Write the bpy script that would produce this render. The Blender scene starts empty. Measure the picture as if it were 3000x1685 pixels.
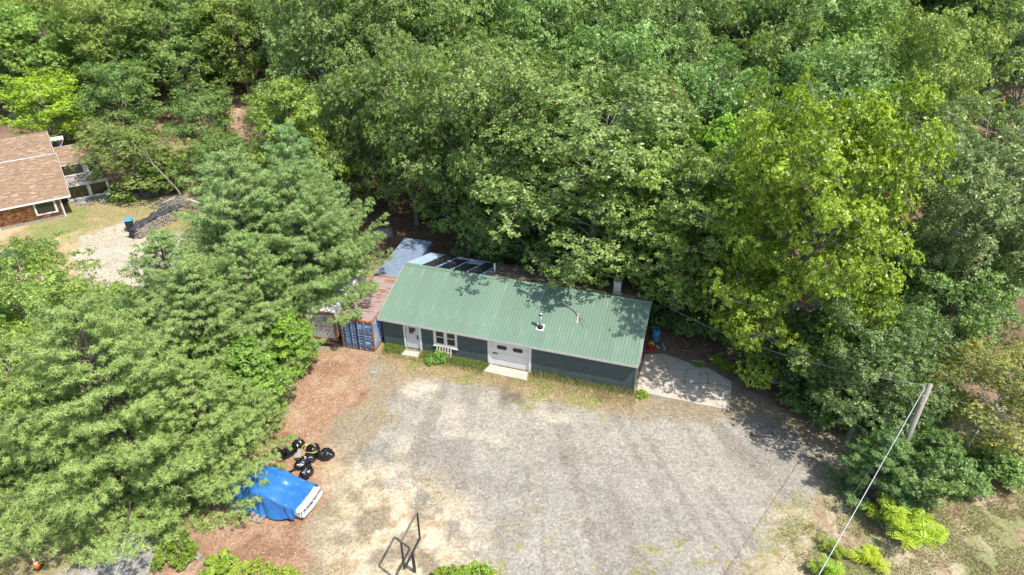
import bpy, math, random
import numpy as np
from mathutils import Vector, Matrix

sc = bpy.context.scene
C = sc.collection
R = math.radians
random.seed(7)
rng = np.random.default_rng(7)

# ------------------------------------------------------------------ camera, sky, sun, exposure
cam = bpy.data.cameras.new('camera')
cam.sensor_width = 36.0
cam.lens = 24.0
cam.clip_start = 0.5
cam.clip_end = 2000
camo = bpy.data.objects.new('camera', cam)
C.objects.link(camo)
camo.location = (0, 0, 29.45)
camo.rotation_euler = (R(90 - 31.713), R(-0.25), 0)
sc.camera = camo

SUN = Vector((0.454, -0.361, 1.0)).normalized()
elev = math.asin(SUN.z)
azim = math.atan2(SUN.x, SUN.y)
w = bpy.data.worlds.new('World')
sc.world = w
w.use_nodes = True
nt = w.node_tree
nt.nodes.clear()
sky = nt.nodes.new('ShaderNodeTexSky')
sky.sky_type = 'NISHITA'
sky.sun_disc = False
sky.sun_elevation = elev
sky.sun_rotation = azim
sky.air_density = 1.0
sky.dust_density = 1.5
bg = nt.nodes.new('ShaderNodeBackground')
bg.inputs['Strength'].default_value = 0.15
wo = nt.nodes.new('ShaderNodeOutputWorld')
nt.links.new(sky.outputs[0], bg.inputs['Color'])
nt.links.new(bg.outputs[0], wo.inputs['Surface'])
sl = bpy.data.lights.new('sun', 'SUN')
sl.energy = 4.0
sl.angle = R(0.53)
sl.color = (1.0, 0.94, 0.84)
so = bpy.data.objects.new('sun', sl)
C.objects.link(so)
so.rotation_euler = SUN.to_track_quat('Z', 'Y').to_euler()
so.location = SUN * 80
sc.view_settings.view_transform = 'Standard'
sc.view_settings.look = 'None'
sc.view_settings.gamma = 1.0
sc.view_settings.use_curve_mapping = False
sc.view_settings.exposure = 0.72
sc.cycles.max_bounces = 6
sc.cycles.diffuse_bounces = 3
sc.cycles.transmission_bounces = 4
sc.cycles.transparent_max_bounces = 6

# ------------------------------------------------------------------ helpers
def tag(o, label=None, cat=None, group=None, kind=None):
    if label: o['label'] = label
    if cat: o['category'] = cat
    if group: o['group'] = group
    if kind: o['kind'] = kind
    return o

def empty(name, loc=(0, 0, 0), rz=0.0):
    o = bpy.data.objects.new(name, None)
    o.empty_display_size = 0.2
    C.objects.link(o)
    o.location = loc
    o.rotation_euler = (0, 0, rz)
    return o

def link(name, me, parent=None, loc=None, rot=None):
    o = bpy.data.objects.new(name, me)
    C.objects.link(o)
    if parent: o.parent = parent
    if loc is not None: o.location = loc
    if rot is not None: o.rotation_euler = rot
    return o

def npmesh(name, V, F, mat, tint=None, col=None, smooth=False):
    """V (n,3), F (m,k) all faces the same size"""
    me = bpy.data.meshes.new(name)
    V = np.asarray(V, dtype=np.float32); F = np.asarray(F, dtype=np.int32)
    m, k = F.shape
    me.vertices.add(len(V)); me.vertices.foreach_set('co', V.ravel())
    me.loops.add(m * k); me.loops.foreach_set('vertex_index', F.ravel())
    me.polygons.add(m)
    me.polygons.foreach_set('loop_start', np.arange(0, m * k, k, dtype=np.int32))
    try: me.polygons.foreach_set('loop_total', np.full(m, k, dtype=np.int32))
    except Exception: pass
    if smooth: me.polygons.foreach_set('use_smooth', np.ones(m, dtype=bool))
    me.update(calc_edges=True)
    if tint is not None:
        a = me.attributes.new('tint', 'FLOAT', 'FACE'); a.data.foreach_set('value', np.asarray(tint, dtype=np.float32))
    if col is not None:
        a = me.attributes.new('col', 'FLOAT_COLOR', 'POINT' if len(col) == len(V) else 'FACE')
        cc = np.ones((len(col), 4), dtype=np.float32); cc[:, :3] = col
        a.data.foreach_set('color', cc.ravel())
    me.materials.append(mat)
    return me

class MB:
    def __init__(s): s.v = []; s.f = []
    def add(s, vs, fs):
        n = len(s.v); s.v += [tuple(v) for v in vs]; s.f += [tuple(i + n for i in f) for f in fs]; return s
    def box(s, x0, y0, z0, x1, y1, z1):
        return s.add([(x0,y0,z0),(x1,y0,z0),(x1,y1,z0),(x0,y1,z0),(x0,y0,z1),(x1,y0,z1),(x1,y1,z1),(x0,y1,z1)],
                     [(0,3,2,1),(4,5,6,7),(0,1,5,4),(1,2,6,5),(2,3,7,6),(3,0,4,7)])
    def hexa(s, p): # 8 points, bottom ring then top ring
        return s.add(p, [(0,3,2,1),(4,5,6,7),(0,1,5,4),(1,2,6,5),(2,3,7,6),(3,0,4,7)])
    def bar(s, a, b, w_, h_, up=(0,0,1)):
        a = Vector(a); b = Vector(b); d = (b - a).normalized(); u = Vector(up)
        sx = d.cross(u)
        if sx.length < 1e-4: sx = d.cross(Vector((1,0,0)))
        sx.normalize(); sz = sx.cross(d).normalized()
        p = []
        for q in (a, b):
            for i, j in ((-1,-1),(1,-1),(1,1),(-1,1)): p.append(q + sx*i*w_/2 + sz*j*h_/2)
        return s.add(p, [(0,1,2,3),(7,6,5,4),(0,4,5,1),(1,5,6,2),(2,6,7,3),(3,7,4,0)])
    def tube(s, pts, rad, n=8, caps=True):
        pts = [Vector(p) for p in pts]
        if not hasattr(rad, '__len__'): rad = [rad] * len(pts)
        rings = []; vs = []; ref = Vector((0.3, 0.2, 1)).normalized()
        for i, p in enumerate(pts):
            d = (pts[min(i+1, len(pts)-1)] - pts[max(i-1, 0)]).normalized()
            a = d.cross(ref)
            if a.length < 0.1: a = d.cross(Vector((1,0,0)))
            a.normalize(); b = d.cross(a)
            for k in range(n):
                t = 2*math.pi*k/n; vs.append(p + (a*math.cos(t) + b*math.sin(t)) * rad[i])
        fs = []
        for i in range(len(pts)-1):
            for k in range(n):
                k2 = (k+1) % n; fs.append((i*n+k, i*n+k2, (i+1)*n+k2, (i+1)*n+k))
        if caps: fs += [tuple(range(n))[::-1], tuple((len(pts)-1)*n+k for k in range(n))]
        return s.add(vs, fs)
    def poly(s, ring, z0, z1): # vertical prism
        n = len(ring); vs = [(x,y,z0) for x,y in ring] + [(x,y,z1) for x,y in ring]
        fs = [tuple(range(n))[::-1], tuple(range(n,2*n))] + [(i,(i+1)%n,n+(i+1)%n,n+i) for i in range(n)]
        return s.add(vs, fs)
    def mesh(s, name, mat, smooth=False):
        me = bpy.data.meshes.new(name); me.from_pydata(s.v, [], s.f); me.materials.append(mat)
        if smooth: me.polygons.foreach_set('use_smooth', [True]*len(me.polygons))
        me.update(); return me
    def build(s, name, mat, parent=None, smooth=False, bevel=0):
        o = link(name, s.mesh(name, mat, smooth), parent)
        if bevel:
            b = o.modifiers.new('bevel', 'BEVEL'); b.width = bevel; b.segments = 2; b.limit_method = 'ANGLE'
        return o

def vnoise(x, y, scale, seed=0, octs=3):
    """smooth value noise in numpy"""
    tot = np.zeros_like(x, dtype=float); amp = 1.0; s = 0
    for o in range(octs):
        r = np.random.default_rng(seed*17+o); G = r.random((256, 256))
        xx = x/scale*(2**o); yy = y/scale*(2**o)
        xi = np.floor(xx).astype(int); yi = np.floor(yy).astype(int); fx = xx-xi; fy = yy-yi
        fx = fx*fx*(3-2*fx); fy = fy*fy*(3-2*fy)
        g = lambda a, b: G[a & 255, b & 255]
        v = (g(xi,yi)*(1-fx)+g(xi+1,yi)*fx)*(1-fy) + (g(xi,yi+1)*(1-fx)+g(xi+1,yi+1)*fx)*fy
        tot += v*amp; s += amp; amp *= 0.5
    return tot/s

# ------------------------------------------------------------------ materials
def newmat(name):
    m = bpy.data.materials.new(name); m.use_nodes = True
    return m, m.node_tree, m.node_tree.nodes['Principled BSDF']

def noise_mat(name, c1, c2, scale=3.0, rough=0.8, metal=0.0, bump=0.0, bscale=None, spec=0.3, c3=None, t3=0.6, s3=1.2, stretch=None):
    m, t, p = newmat(name)
    n = t.nodes; L = t.links
    tc = n.new('ShaderNodeTexCoord'); mp = n.new('ShaderNodeMapping')
    L.new(tc.outputs['Object'], mp.inputs['Vector'])
    if stretch: mp.inputs['Scale'].default_value = stretch
    no = n.new('ShaderNodeTexNoise'); no.inputs['Scale'].default_value = scale; no.inputs['Detail'].default_value = 6; no.inputs['Roughness'].default_value = 0.65
    L.new(mp.outputs[0], no.inputs['Vector'])
    cr = n.new('ShaderNodeValToRGB'); cr.color_ramp.elements[0].position = 0.32; cr.color_ramp.elements[1].position = 0.68
    cr.color_ramp.elements[0].color = (*c1, 1); cr.color_ramp.elements[1].color = (*c2, 1)
    L.new(no.outputs[0], cr.inputs[0])
    out = cr.outputs[0]
    if c3 is not None:
        n3 = n.new('ShaderNodeTexNoise'); n3.inputs['Scale'].default_value = s3; n3.inputs['Detail'].default_value = 8; n3.inputs['Roughness'].default_value = 0.7
        L.new(mp.outputs[0], n3.inputs['Vector'])
        r3 = n.new('ShaderNodeValToRGB'); r3.color_ramp.elements[0].position = t3-0.04; r3.color_ramp.elements[1].position = t3+0.04
        L.new(n3.outputs[0], r3.inputs[0])
        mx = n.new('ShaderNodeMixRGB'); mx.inputs[2].default_value = (*c3, 1)
        L.new(r3.outputs[0], mx.inputs[0]); L.new(out, mx.inputs[1]); out = mx.outputs[0]
    L.new(out, p.inputs['Base Color'])
    p.inputs['Roughness'].default_value = rough; p.inputs['Metallic'].default_value = metal
    p.inputs['Specular IOR Level'].default_value = spec
    if bump:
        bn = n.new('ShaderNodeTexNoise'); bn.inputs['Scale'].default_value = bscale or scale*4; bn.inputs['Detail'].default_value = 5
        L.new(mp.outputs[0], bn.inputs['Vector'])
        b = n.new('ShaderNodeBump'); b.inputs['Strength'].default_value = bump; b.inputs['Distance'].default_value = 0.05
        L.new(bn.outputs[0], b.inputs['Height']); L.new(b.outputs[0], p.inputs['Normal'])
    return m

def leaf_mat(name, dark, light, odd, odd_at=0.93, trans=0.28, rough=0.45, spec=0.4):
    """leaf colour runs dark->light by leaf, a few odd (yellowed or brown) ones; the object colour tints the whole tree"""
    m, t, p = newmat(name)
    n = t.nodes; L = t.links
    at = n.new('ShaderNodeAttribute'); at.attribute_name = 'tint'
    cr = n.new('ShaderNodeValToRGB')
    e = cr.color_ramp.elements
    e[0].position = 0.0; e[0].color = (*dark, 1); e[1].position = 0.8; e[1].color = (*light, 1)
    a = e.new(odd_at); a.color = (*light, 1); b = e.new(min(0.999, odd_at+0.02)); b.color = (*odd, 1)
    L.new(at.outputs['Fac'], cr.inputs[0])
    oi = n.new('ShaderNodeObjectInfo')
    mx = n.new('ShaderNodeMixRGB'); mx.blend_type = 'MULTIPLY'; mx.inputs[0].default_value = 1.0
    L.new(cr.outputs[0], mx.inputs[1]); L.new(oi.outputs['Color'], mx.inputs[2])
    L.new(mx.outputs[0], p.inputs['Base Color'])
    p.inputs['Roughness'].default_value = rough; p.inputs['Specular IOR Level'].default_value = spec
    tr = n.new('ShaderNodeBsdfTranslucent')
    hs = n.new('ShaderNodeHueSaturation'); hs.inputs['Saturation'].default_value = 1.1; hs.inputs['Value'].default_value = 1.25
    L.new(mx.outputs[0], hs.inputs['Color']); L.new(hs.outputs[0], tr.inputs['Color'])
    ms = n.new('ShaderNodeMixShader'); ms.inputs[0].default_value = trans
    L.new(p.outputs[0], ms.inputs[1]); L.new(tr.outputs[0], ms.inputs[2])
    L.new(ms.outputs[0], n['Material Output'].inputs['Surface'])
    return m

def attr_mat(name, rough=0.8, trans=0.0, spec=0.2):
    m, t, p = newmat(name)
    at = t.nodes.new('ShaderNodeAttribute'); at.attribute_name = 'col'
    t.links.new(at.outputs['Color'], p.inputs['Base Color'])
    p.inputs['Roughness'].default_value = rough; p.inputs['Specular IOR Level'].default_value = spec
    if trans:
        tr = t.nodes.new('ShaderNodeBsdfTranslucent'); t.links.new(at.outputs['Color'], tr.inputs['Color'])
        ms = t.nodes.new('ShaderNodeMixShader'); ms.inputs[0].default_value = trans
        t.links.new(p.outputs[0], ms.inputs[1]); t.links.new(tr.outputs[0], ms.inputs[2])
        t.links.new(ms.outputs[0], t.nodes['Material Output'].inputs['Surface'])
    return m

M = {}
M['leaf'] = leaf_mat('broad_leaf', (0.090, 0.155, 0.036), (0.360, 0.485, 0.140), (0.50, 0.42, 0.14), 0.965, trans=0.37, rough=0.40, spec=0.5)
M['birch_leaf'] = leaf_mat('birch_leaf', (0.16, 0.19, 0.05), (0.40, 0.40, 0.13), (0.60, 0.40, 0.08), 0.86, trans=0.34)
M['needle'] = leaf_mat('pine_needle', (0.150, 0.228, 0.080), (0.435, 0.550, 0.215), (0.40, 0.36, 0.14), 0.97, trans=0.30, rough=0.5, spec=0.3)
M['bush_leaf'] = leaf_mat('bush_leaf', (0.17, 0.26, 0.03), (0.38, 0.48, 0.065), (0.50, 0.46, 0.05), 0.93)
M['grass'] = attr_mat('grass_blade', 0.7, 0.25)
M['pebble'] = attr_mat('pebble', 0.85)
M['litter'] = attr_mat('leaf_litter', 0.85)
M['bark'] = noise_mat('grey_bark', (0.17, 0.15, 0.13), (0.40, 0.375, 0.335), 5, 0.9, bump=0.6, bscale=18, stretch=(1,1,0.25))
M['pine_bark'] = noise_mat('pine_bark', (0.07, 0.055, 0.045), (0.18, 0.15, 0.125), 5, 0.9, bump=0.6, bscale=18, stretch=(1,1,0.3))
M['birch_bark'] = noise_mat('birch_bark', (0.55, 0.53, 0.48), (0.72, 0.70, 0.66), 4, 0.7, c3=(0.10, 0.09, 0.08), t3=0.60, s3=5, stretch=(1,1,2.5))
M['roof_green'] = noise_mat('green_metal_roof', (0.138, 0.216, 0.158), (0.160, 0.242, 0.178), 1.6, 0.42, 0.0, spec=0.5, bump=0.05, bscale=1.2, c3=(0.19,0.275,0.21), t3=0.60, s3=0.9, stretch=(5,0.5,1))
for _m in (M['roof_green'],):
    _n = _m.node_tree.nodes; _l = _m.node_tree.links; _oi = _n.new('ShaderNodeObjectInfo'); _r = _n.new('ShaderNodeMapRange'); _r.inputs[3].default_value = 0.93; _r.inputs[4].default_value = 1.07
    _l.new(_oi.outputs['Random'], _r.inputs[0]); _v = _n.new('ShaderNodeVectorMath'); _v.operation = 'SCALE'; _src = _n['Principled BSDF'].inputs['Base Color'].links[0].from_socket
    _l.new(_src, _v.inputs[0]); _l.new(_r.outputs[0], _v.inputs['Scale']); _l.new(_v.outputs[0], _n['Principled BSDF'].inputs['Base Color'])
M['ridge_green'] = noise_mat('green_metal_ridge', (0.13, 0.21, 0.148), (0.15, 0.235, 0.168), 1.5, 0.4, spec=0.5)
M['wall_dark'] = noise_mat('slate_green_paint', (0.060, 0.082, 0.080), (0.082, 0.108, 0.105), 1.8, 0.75, bump=0.15, bscale=30, c3=(0.16,0.19,0.18), t3=0.70, s3=5)
M['white'] = noise_mat('white_paint', (0.62, 0.62, 0.60), (0.78, 0.78, 0.76), 4, 0.6, c3=(0.42,0.40,0.36), t3=0.66, s3=6)
M['fascia'] = noise_mat('grey_fascia', (0.42, 0.40, 0.38), (0.55, 0.53, 0.50), 3, 0.65)
M['door_grey'] = noise_mat('pale_grey_door', (0.52, 0.55, 0.57), (0.60, 0.63, 0.64), 1.2, 0.55)
M['garage'] = noise_mat('pale_garage_door', (0.66, 0.64, 0.60), (0.74, 0.72, 0.68), 1.5, 0.55)
M['rubber'] = noise_mat('black_rubber', (0.012, 0.012, 0.012), (0.03, 0.03, 0.03), 8, 0.6)
M['glass'], _t, _p = newmat('window_glass')
_p.inputs['Base Color'].default_value = (0.035, 0.032, 0.025, 1); _p.inputs['Roughness'].default_value = 0.12; _p.inputs['Specular IOR Level'].default_value = 0.55
M['galv'] = noise_mat('galvanised_metal', (0.45, 0.46, 0.47), (0.66, 0.67, 0.68), 6, 0.35, 0.7)
M['duct'] = noise_mat('dull_sheet_metal', (0.30, 0.30, 0.31), (0.42, 0.42, 0.43), 4, 0.5, 0.3)
M['rear_roof'] = noise_mat('litter_covered_roofing', (0.10, 0.085, 0.068), (0.24, 0.20, 0.155), 5, 0.95, bump=0.5, bscale=14, c3=(0.40,0.36,0.30), t3=0.60, s3=2.0)
M['felt'] = noise_mat('black_felt', (0.012, 0.012, 0.013), (0.04, 0.038, 0.038), 4, 0.85, c3=(0.10,0.085,0.07), t3=0.64, s3=4)
M['blue_wrap'] = noise_mat('blue_underlay', (0.13, 0.33, 0.62), (0.32, 0.52, 0.78), 3, 0.5, bump=0.4, bscale=14)
M['pale_blue'] = noise_mat('pale_blue_sheet', (0.28, 0.42, 0.60), (0.48, 0.60, 0.72), 3, 0.5)
M['cont_blue'] = noise_mat('container_blue', (0.060, 0.120, 0.235), (0.095, 0.175, 0.320), 1.4, 0.5, c3=(0.24,0.11,0.05), t3=0.71, s3=3)
M['cont_side'] = noise_mat('container_side', (0.14, 0.22, 0.36), (0.24, 0.33, 0.46), 1.0, 0.55, c3=(0.36,0.30,0.30), t3=0.56, s3=0.9)
M['cont_roof'] = noise_mat('rusty_container_roof', (0.27, 0.215, 0.215), (0.38, 0.31, 0.31), 3, 0.8, c3=(0.25,0.11,0.055), t3=0.545, s3=1.2, stretch=(0.8,5.0,1))
M['cont_roof2'] = noise_mat('grey_blue_container_roof', (0.16, 0.21, 0.29), (0.23, 0.29, 0.38), 2, 0.55, c3=(0.42,0.44,0.46), t3=0.68, s3=2)
M['rust'] = noise_mat('rust', (0.22, 0.075, 0.025), (0.46, 0.20, 0.08), 5, 0.85, bump=0.2, c3=(0.10,0.045,0.025), t3=0.6, s3=6)
M['rust_brown'] = noise_mat('brown_rusty_steel', (0.13, 0.055, 0.035), (0.27, 0.12, 0.08), 6, 0.8)
M['trailer'] = noise_mat('weathered_white_panel', (0.33, 0.33, 0.31), (0.52, 0.51, 0.48), 2.2, 0.7, c3=(0.20,0.19,0.17), t3=0.63, s3=2.4)
M['yellow_paint'] = noise_mat('yellow_paint', (0.62, 0.42, 0.02), (0.75, 0.55, 0.05), 8, 0.6)
M['white_mark'] = noise_mat('white_lettering', (0.60, 0.62, 0.66), (0.80, 0.80, 0.82), 14, 0.6)
M['concrete'] = noise_mat('pale_concrete', (0.40, 0.355, 0.295), (0.50, 0.45, 0.375), 1.1, 0.9, bump=0.12, bscale=20, c3=(0.30,0.25,0.19), t3=0.66, s3=1.1)
M['crack'] = noise_mat('dirt_in_crack', (0.05, 0.042, 0.03), (0.10, 0.09, 0.06), 8, 0.95)
M['pallet'] = noise_mat('bleached_pallet_wood', (0.42, 0.34, 0.28), (0.62, 0.54, 0.46), 5, 0.85, stretch=(1,1,1))
M['wood_grey'] = noise_mat('weathered_grey_wood', (0.20, 0.18, 0.155), (0.36, 0.33, 0.29), 4, 0.9, bump=0.3, bscale=20)
M['pole'] = noise_mat('grey_pole_wood', (0.25, 0.22, 0.185), (0.40, 0.37, 0.32), 3, 0.9, stretch=(6,6,0.4), bump=0.4, bscale=12)
M['wire'] = noise_mat('aluminium_cable', (0.45, 0.46, 0.48), (0.62, 0.63, 0.66), 4, 0.5)
M['wire_dark'] = noise_mat('dark_cable', (0.12, 0.12, 0.12), (0.22, 0.22, 0.22), 4, 0.6)
M['car_white'], _t, _p = newmat('white_car_paint'); _p.inputs['Base Color'].default_value = (0.74, 0.75, 0.76, 1); _p.inputs['Roughness'].default_value = 0.3; _p.inputs['Coat Weight'].default_value = 0.3
M['chrome'] = noise_mat('dull_chrome', (0.50, 0.51, 0.52), (0.72, 0.72, 0.73), 8, 0.25, 0.85)
M['lamp'], _t, _p = newmat('headlight_glass'); _p.inputs['Base Color'].default_value = (0.5, 0.5, 0.48, 1); _p.inputs['Roughness'].default_value = 0.12
M['amber'], _t, _p = newmat('amber_lens'); _p.inputs['Base Color'].default_value = (0.55, 0.22, 0.04, 1); _p.inputs['Roughness'].default_value = 0.2
M['tarp'] = noise_mat('blue_tarp', (0.020, 0.120, 0.370), (0.038, 0.175, 0.465), 1.3, 0.36, spec=0.5, bump=0.9, bscale=2.6, stretch=(0.6,1.8,1), c3=(0.06,0.225,0.52), t3=0.62, s3=2.2)
M['bag'] = noise_mat('black_plastic', (0.008, 0.008, 0.010), (0.018, 0.018, 0.022), 3, 0.16, spec=0.7, bump=0.9, bscale=7)
M['rope'] = noise_mat('yellow_rope', (0.60, 0.66, 0.06), (0.74, 0.78, 0.12), 20, 0.6)
M['black_metal'] = noise_mat('black_painted_steel', (0.012, 0.014, 0.018), (0.032, 0.036, 0.044), 6, 0.45, spec=0.5)
M['brown_metal'] = noise_mat('brown_steel', (0.14, 0.10, 0.085), (0.22, 0.165, 0.145), 6, 0.6)  # brown tone for the sign frame's top rail, paler than its black rails
M['orange'] = noise_mat('orange_plastic', (0.75, 0.14, 0.02), (0.85, 0.20, 0.04), 6, 0.5)
M['blue_plastic'] = noise_mat('blue_plastic', (0.045, 0.20, 0.36), (0.075, 0.27, 0.45), 3, 0.5)
M['lid_blue'] = noise_mat('bright_blue_lid', (0.05, 0.28, 0.62), (0.08, 0.36, 0.72), 3, 0.45)
M['red_plastic'] = noise_mat('red_plastic', (0.42, 0.02, 0.03), (0.52, 0.04, 0.05), 6, 0.4)
M['yellow_plastic'] = noise_mat('yellow_plastic', (0.70, 0.45, 0.02), (0.78, 0.55, 0.05), 6, 0.4)
M['stone'] = noise_mat('grey_stone', (0.22, 0.21, 0.20), (0.38, 0.37, 0.36), 3, 0.9, bump=0.7, bscale=7)
M['shingle'] = attr_mat('brown_asphalt_shingle', 0.9)
M['cedar'] = attr_mat('cedar_shingle', 0.85)
M['old_white'] = noise_mat('peeling_white_paint', (0.50, 0.51, 0.52), (0.72, 0.73, 0.74), 4, 0.7, c3=(0.20,0.18,0.16), t3=0.58, s3=5)
M['dark_plastic'] = noise_mat('dark_grey_plastic', (0.02, 0.02, 0.022), (0.045, 0.045, 0.05), 4, 0.55)
M['black_tarp'] = noise_mat('faded_black_tarp', (0.030, 0.031, 0.034), (0.065, 0.066, 0.070), 3, 0.6, bump=0.5, bscale=6)
M['car_dark'], _t, _p = newmat('dark_car_paint'); _p.inputs['Base Color'].default_value = (0.02, 0.022, 0.028, 1); _p.inputs['Roughness'].default_value = 0.2; _p.inputs['Coat Weight'].default_value = 0.6

# ------------------------------------------------------------------ terrain
def smooth(x): x = np.clip(x, 0, 1); return x*x*(3-2*x)
def height(x, y):
    x = np.asarray(x, float); y = np.asarray(y, float)
    y0 = 57 + 13*smooth((-x-16)/14) - 12*smooth((x-18)/12)
    sl = 0.20 + 0.05*smooth((x-20)/15)
    d = y - y0
    r = np.where(d < 0, 0, np.where(d < 8, d*d/16, d-4))
    h = np.minimum(r, 90)*sl
    h = h + 0.35*(vnoise(x+300, y+300, 9, 3, 2)-0.5)*smooth(d/6)
    h = h + 0.02*(vnoise(x+300, y+300, 3.0, 5, 2)-0.5)*smooth((39-y)/3)
    return h
def H(x, y): return float(height(np.array([x]), np.array([y]))[0])

def pdist(x, y, poly):
    """signed distance to polygon, positive inside"""
    P = np.array(poly, float); n = len(P)
    d = np.full(x.shape, 1e9); ins = np.zeros(x.shape, bool)
    for i in range(n):
        a = P[i]; b = P[(i+1) % n]; e = b-a
        t = np.clip(((x-a[0])*e[0]+(y-a[1])*e[1])/(e@e), 0, 1)
        d = np.minimum(d, np.hypot(x-a[0]-t*e[0], y-a[1]-t*e[1]))
        c = (a[1] > y) != (b[1] > y)
        with np.errstate(divide='ignore', invalid='ignore'):
            ins ^= c & (x < (b[0]-a[0])*(y-a[1])/(b[1]-a[1]+1e-12)+a[0])
    return np.where(ins, d, -d)

# building frame on the ground
B0 = np.array([-9.04, 39.81]); BY = -0.295
BU = np.array([math.cos(BY), math.sin(BY)]); BV = np.array([-math.sin(BY), math.cos(BY)])
def bw(lx, ly): p = B0 + BU*lx + BV*ly; return (float(p[0]), float(p[1]))
def bl(x, y): dx = x-B0[0]; dy = y-B0[1]; return dx*BU[0]+dy*BU[1], dx*BV[0]+dy*BV[1]

ZONES = dict(
 lot=[(-6.2,35.8),(-2,36.2),(2.5,34.6),(5.5,33.4),(8.6,32.4),(13.5,32.4),(17.5,31.0),(19.2,28.5),(16.3,26.0),(13.9,24.6),(11.5,20.5),(10,10),(-2,10),(-3.2,21),(-4.0,24),(-7.6,26.5),(-8.8,29.5),(-7.6,33)],
 needle=[(-11.5,39),(-9.6,38.6),(-9.3,36.6),(-10.4,33.3),(-11.2,30.2),(-10.2,27.2),(-10.3,23.6),(-9.6,20.4),(-12,18),(-17,20.5),(-19,24),(-20,30),(-17,40)],
 weed=[(-9.6,39.3),(8.4,34.6),(9.4,33.9),(7.5,32.3),(1.0,34.2),(-4.0,35.8),(-8.0,36.5)],
 right=[(10.8,21),(12.6,24.3),(15.5,26.4),(18.5,28.6),(21,31),(26,33),(50,33),(50,5),(9,5)],
 forest=[(8.6,38.6),(13.6,37.9),(15.3,35.6),(18,32.2),(21.5,31.2),(30,34),(160,20),(160,200),(-160,200),(-160,66),(-50,69),(-38,67),(-33,66),(-31,60),(-26,52),(-18,47),(-13,52),(-9,50),(8.5,46)],
 lawn=[(-60,40),(-60,66),(-44,66),(-33,64),(-30,58),(-27.5,50),(-30,40),(-40,30)],
 drive=[(-40,56.3),(-37.2,59.0),(-33,58),(-29,55.5),(-26,52),(-28,48),(-33.5,47.5),(-36.6,49.5),(-38.5,52.5)],
 path=[(-17.3,22.3),(-18.2,20),(-20.5,15),(-22,15),(-21.6,20.5),(-19.6,23.3)],
 leftlawn=[(-40,30),(-27,30),(-22,24),(-19.5,22),(-21,14),(-60,10)],
)
def albedo(x, y):
    n1 = vnoise(x+400, y+400, 2.6, 11, 4); n2 = vnoise(x+400, y+400, 0.9, 12, 3); n3 = vnoise(x+400, y+400, 6.5, 13, 3)
    def mask(z, soft=0.9, jag=2.2):
        d = pdist(x, y, ZONES[z]) + (n1-0.5)*jag*1.6 + (n2-0.5)*jag*0.7
        return smooth(d/soft+0.5)[..., None]
    c = np.ones(x.shape+(3,))*np.array([0.265, 0.215, 0.150])
    def mix(c, k, m): return c*(1-m)+np.array(k)*m
    c = mix(c, (0.27, 0.235, 0.125), mask('leftlawn', 2))
    lw = mask('lawn', 1.5)
    c = mix(c, (0.29, 0.245, 0.12), lw)
    c = mix(c, (0.19, 0.235, 0.075), lw*smooth((n3-0.48)*6)[..., None])
    c = mix(c, (0.47, 0.34, 0.20), lw*smooth((vnoise(x+400, y+400, 4, 31, 3)-0.55)*8)[..., None])
    c = mix(c, (0.44, 0.39, 0.31), mask('drive', 1.0, 1.0))
    c = mix(c, (0.33, 0.315, 0.285), mask('drive', 1.0, 1.0)*smooth((vnoise(x+400, y+400, 3.5, 32, 2)-0.5)*6)[..., None])
    c = mix(c, (0.385, 0.33, 0.225), mask('right', 1.5))
    c = mix(c, (0.19, 0.205, 0.085), mask('right', 1.5)*smooth((n1-0.44)*6)[..., None]*0.85)
    c = mix(c, (0.25, 0.18, 0.12), mask('right', 1.5)*smooth((n2-0.58)*7)[..., None]*0.9)
    nd = mask('needle', 1.4)
    c = mix(c, (0.315, 0.198, 0.128), nd)
    c = mix(c, (0.345, 0.255, 0.175), nd*smooth((n2-0.52)*6)[..., None]*0.8)
    c = mix(c, (0.22, 0.125, 0.075), nd*smooth((vnoise(x+400, y+400, 1.6, 33, 3)-0.60)*7)[..., None]*0.8)
    lot = mask('lot', 1.5)
    g = np.ones_like(c)*np.array([0.305, 0.284, 0.243])
    g = mix(g, (0.215, 0.196, 0.170), smooth((n1-0.50)*5)[..., None]*0.45)
    # wheel tracks fan out towards the garage door
    ang = np.arctan2(x-0.0, y-60.0); tr = vnoise(ang*230+300, y*0.25+200, 4, 41, 2)
    g = mix(g, (0.185, 0.158, 0.132), smooth((tr-0.54)*7)[..., None]*0.45)
    pale = smooth((vnoise(x+400, y+400, 3.2, 42, 4)-0.50)*7 )*smooth(1.2-np.abs((x+2.0+0.25*(y-22)))/5.5)
    pale = np.maximum(pale, smooth((vnoise(x+400, y+400, 1.8, 43, 3)-0.42)*6)*smooth(1.5-np.hypot((x-3.6)/2.2, (y-33.5)/2.5)))
    g = mix(g, (0.47, 0.42, 0.335), pale[..., None]*0.75)
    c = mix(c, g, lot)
    edge = np.exp(-(pdist(x, y, ZONES['lot'])/2.0)**2)*smooth((-1.5-x)/2)
    pw = edge*smooth((n2-0.40)*6)
    c = mix(c, (0.50, 0.425, 0.30), (pw*smooth((31-y)/5))[..., None]*0.85)
    bp = smooth(1.35-np.hypot((x+5.5)/4.2, (y-22.5)/4.6))*smooth((n2-0.34)*5)
    c = mix(c, (0.52, 0.44, 0.31), (bp*(1-nd[..., 0]*0.7))[..., None]*0.85)
    c = mix(c, (0.30, 0.20, 0.11), (bp*smooth((vnoise(x+400, y+400, 0.5, 47, 2)-0.60)*10))[..., None]*0.7)
    wd = mask('weed', 1.2, 1.6)
    c = mix(c, (0.30, 0.225, 0.125), wd*0.9)
    c = mix(c, (0.20, 0.205, 0.07), wd*smooth((n2-0.50)*7)[..., None]*0.8)
    # sparse low weeds in the gravel
    sp = smooth((vnoise(x+400, y+400, 0.45, 44, 2)-0.66)*12)*smooth((vnoise(x+400, y+400, 5, 45, 2)-0.42)*5)
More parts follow.
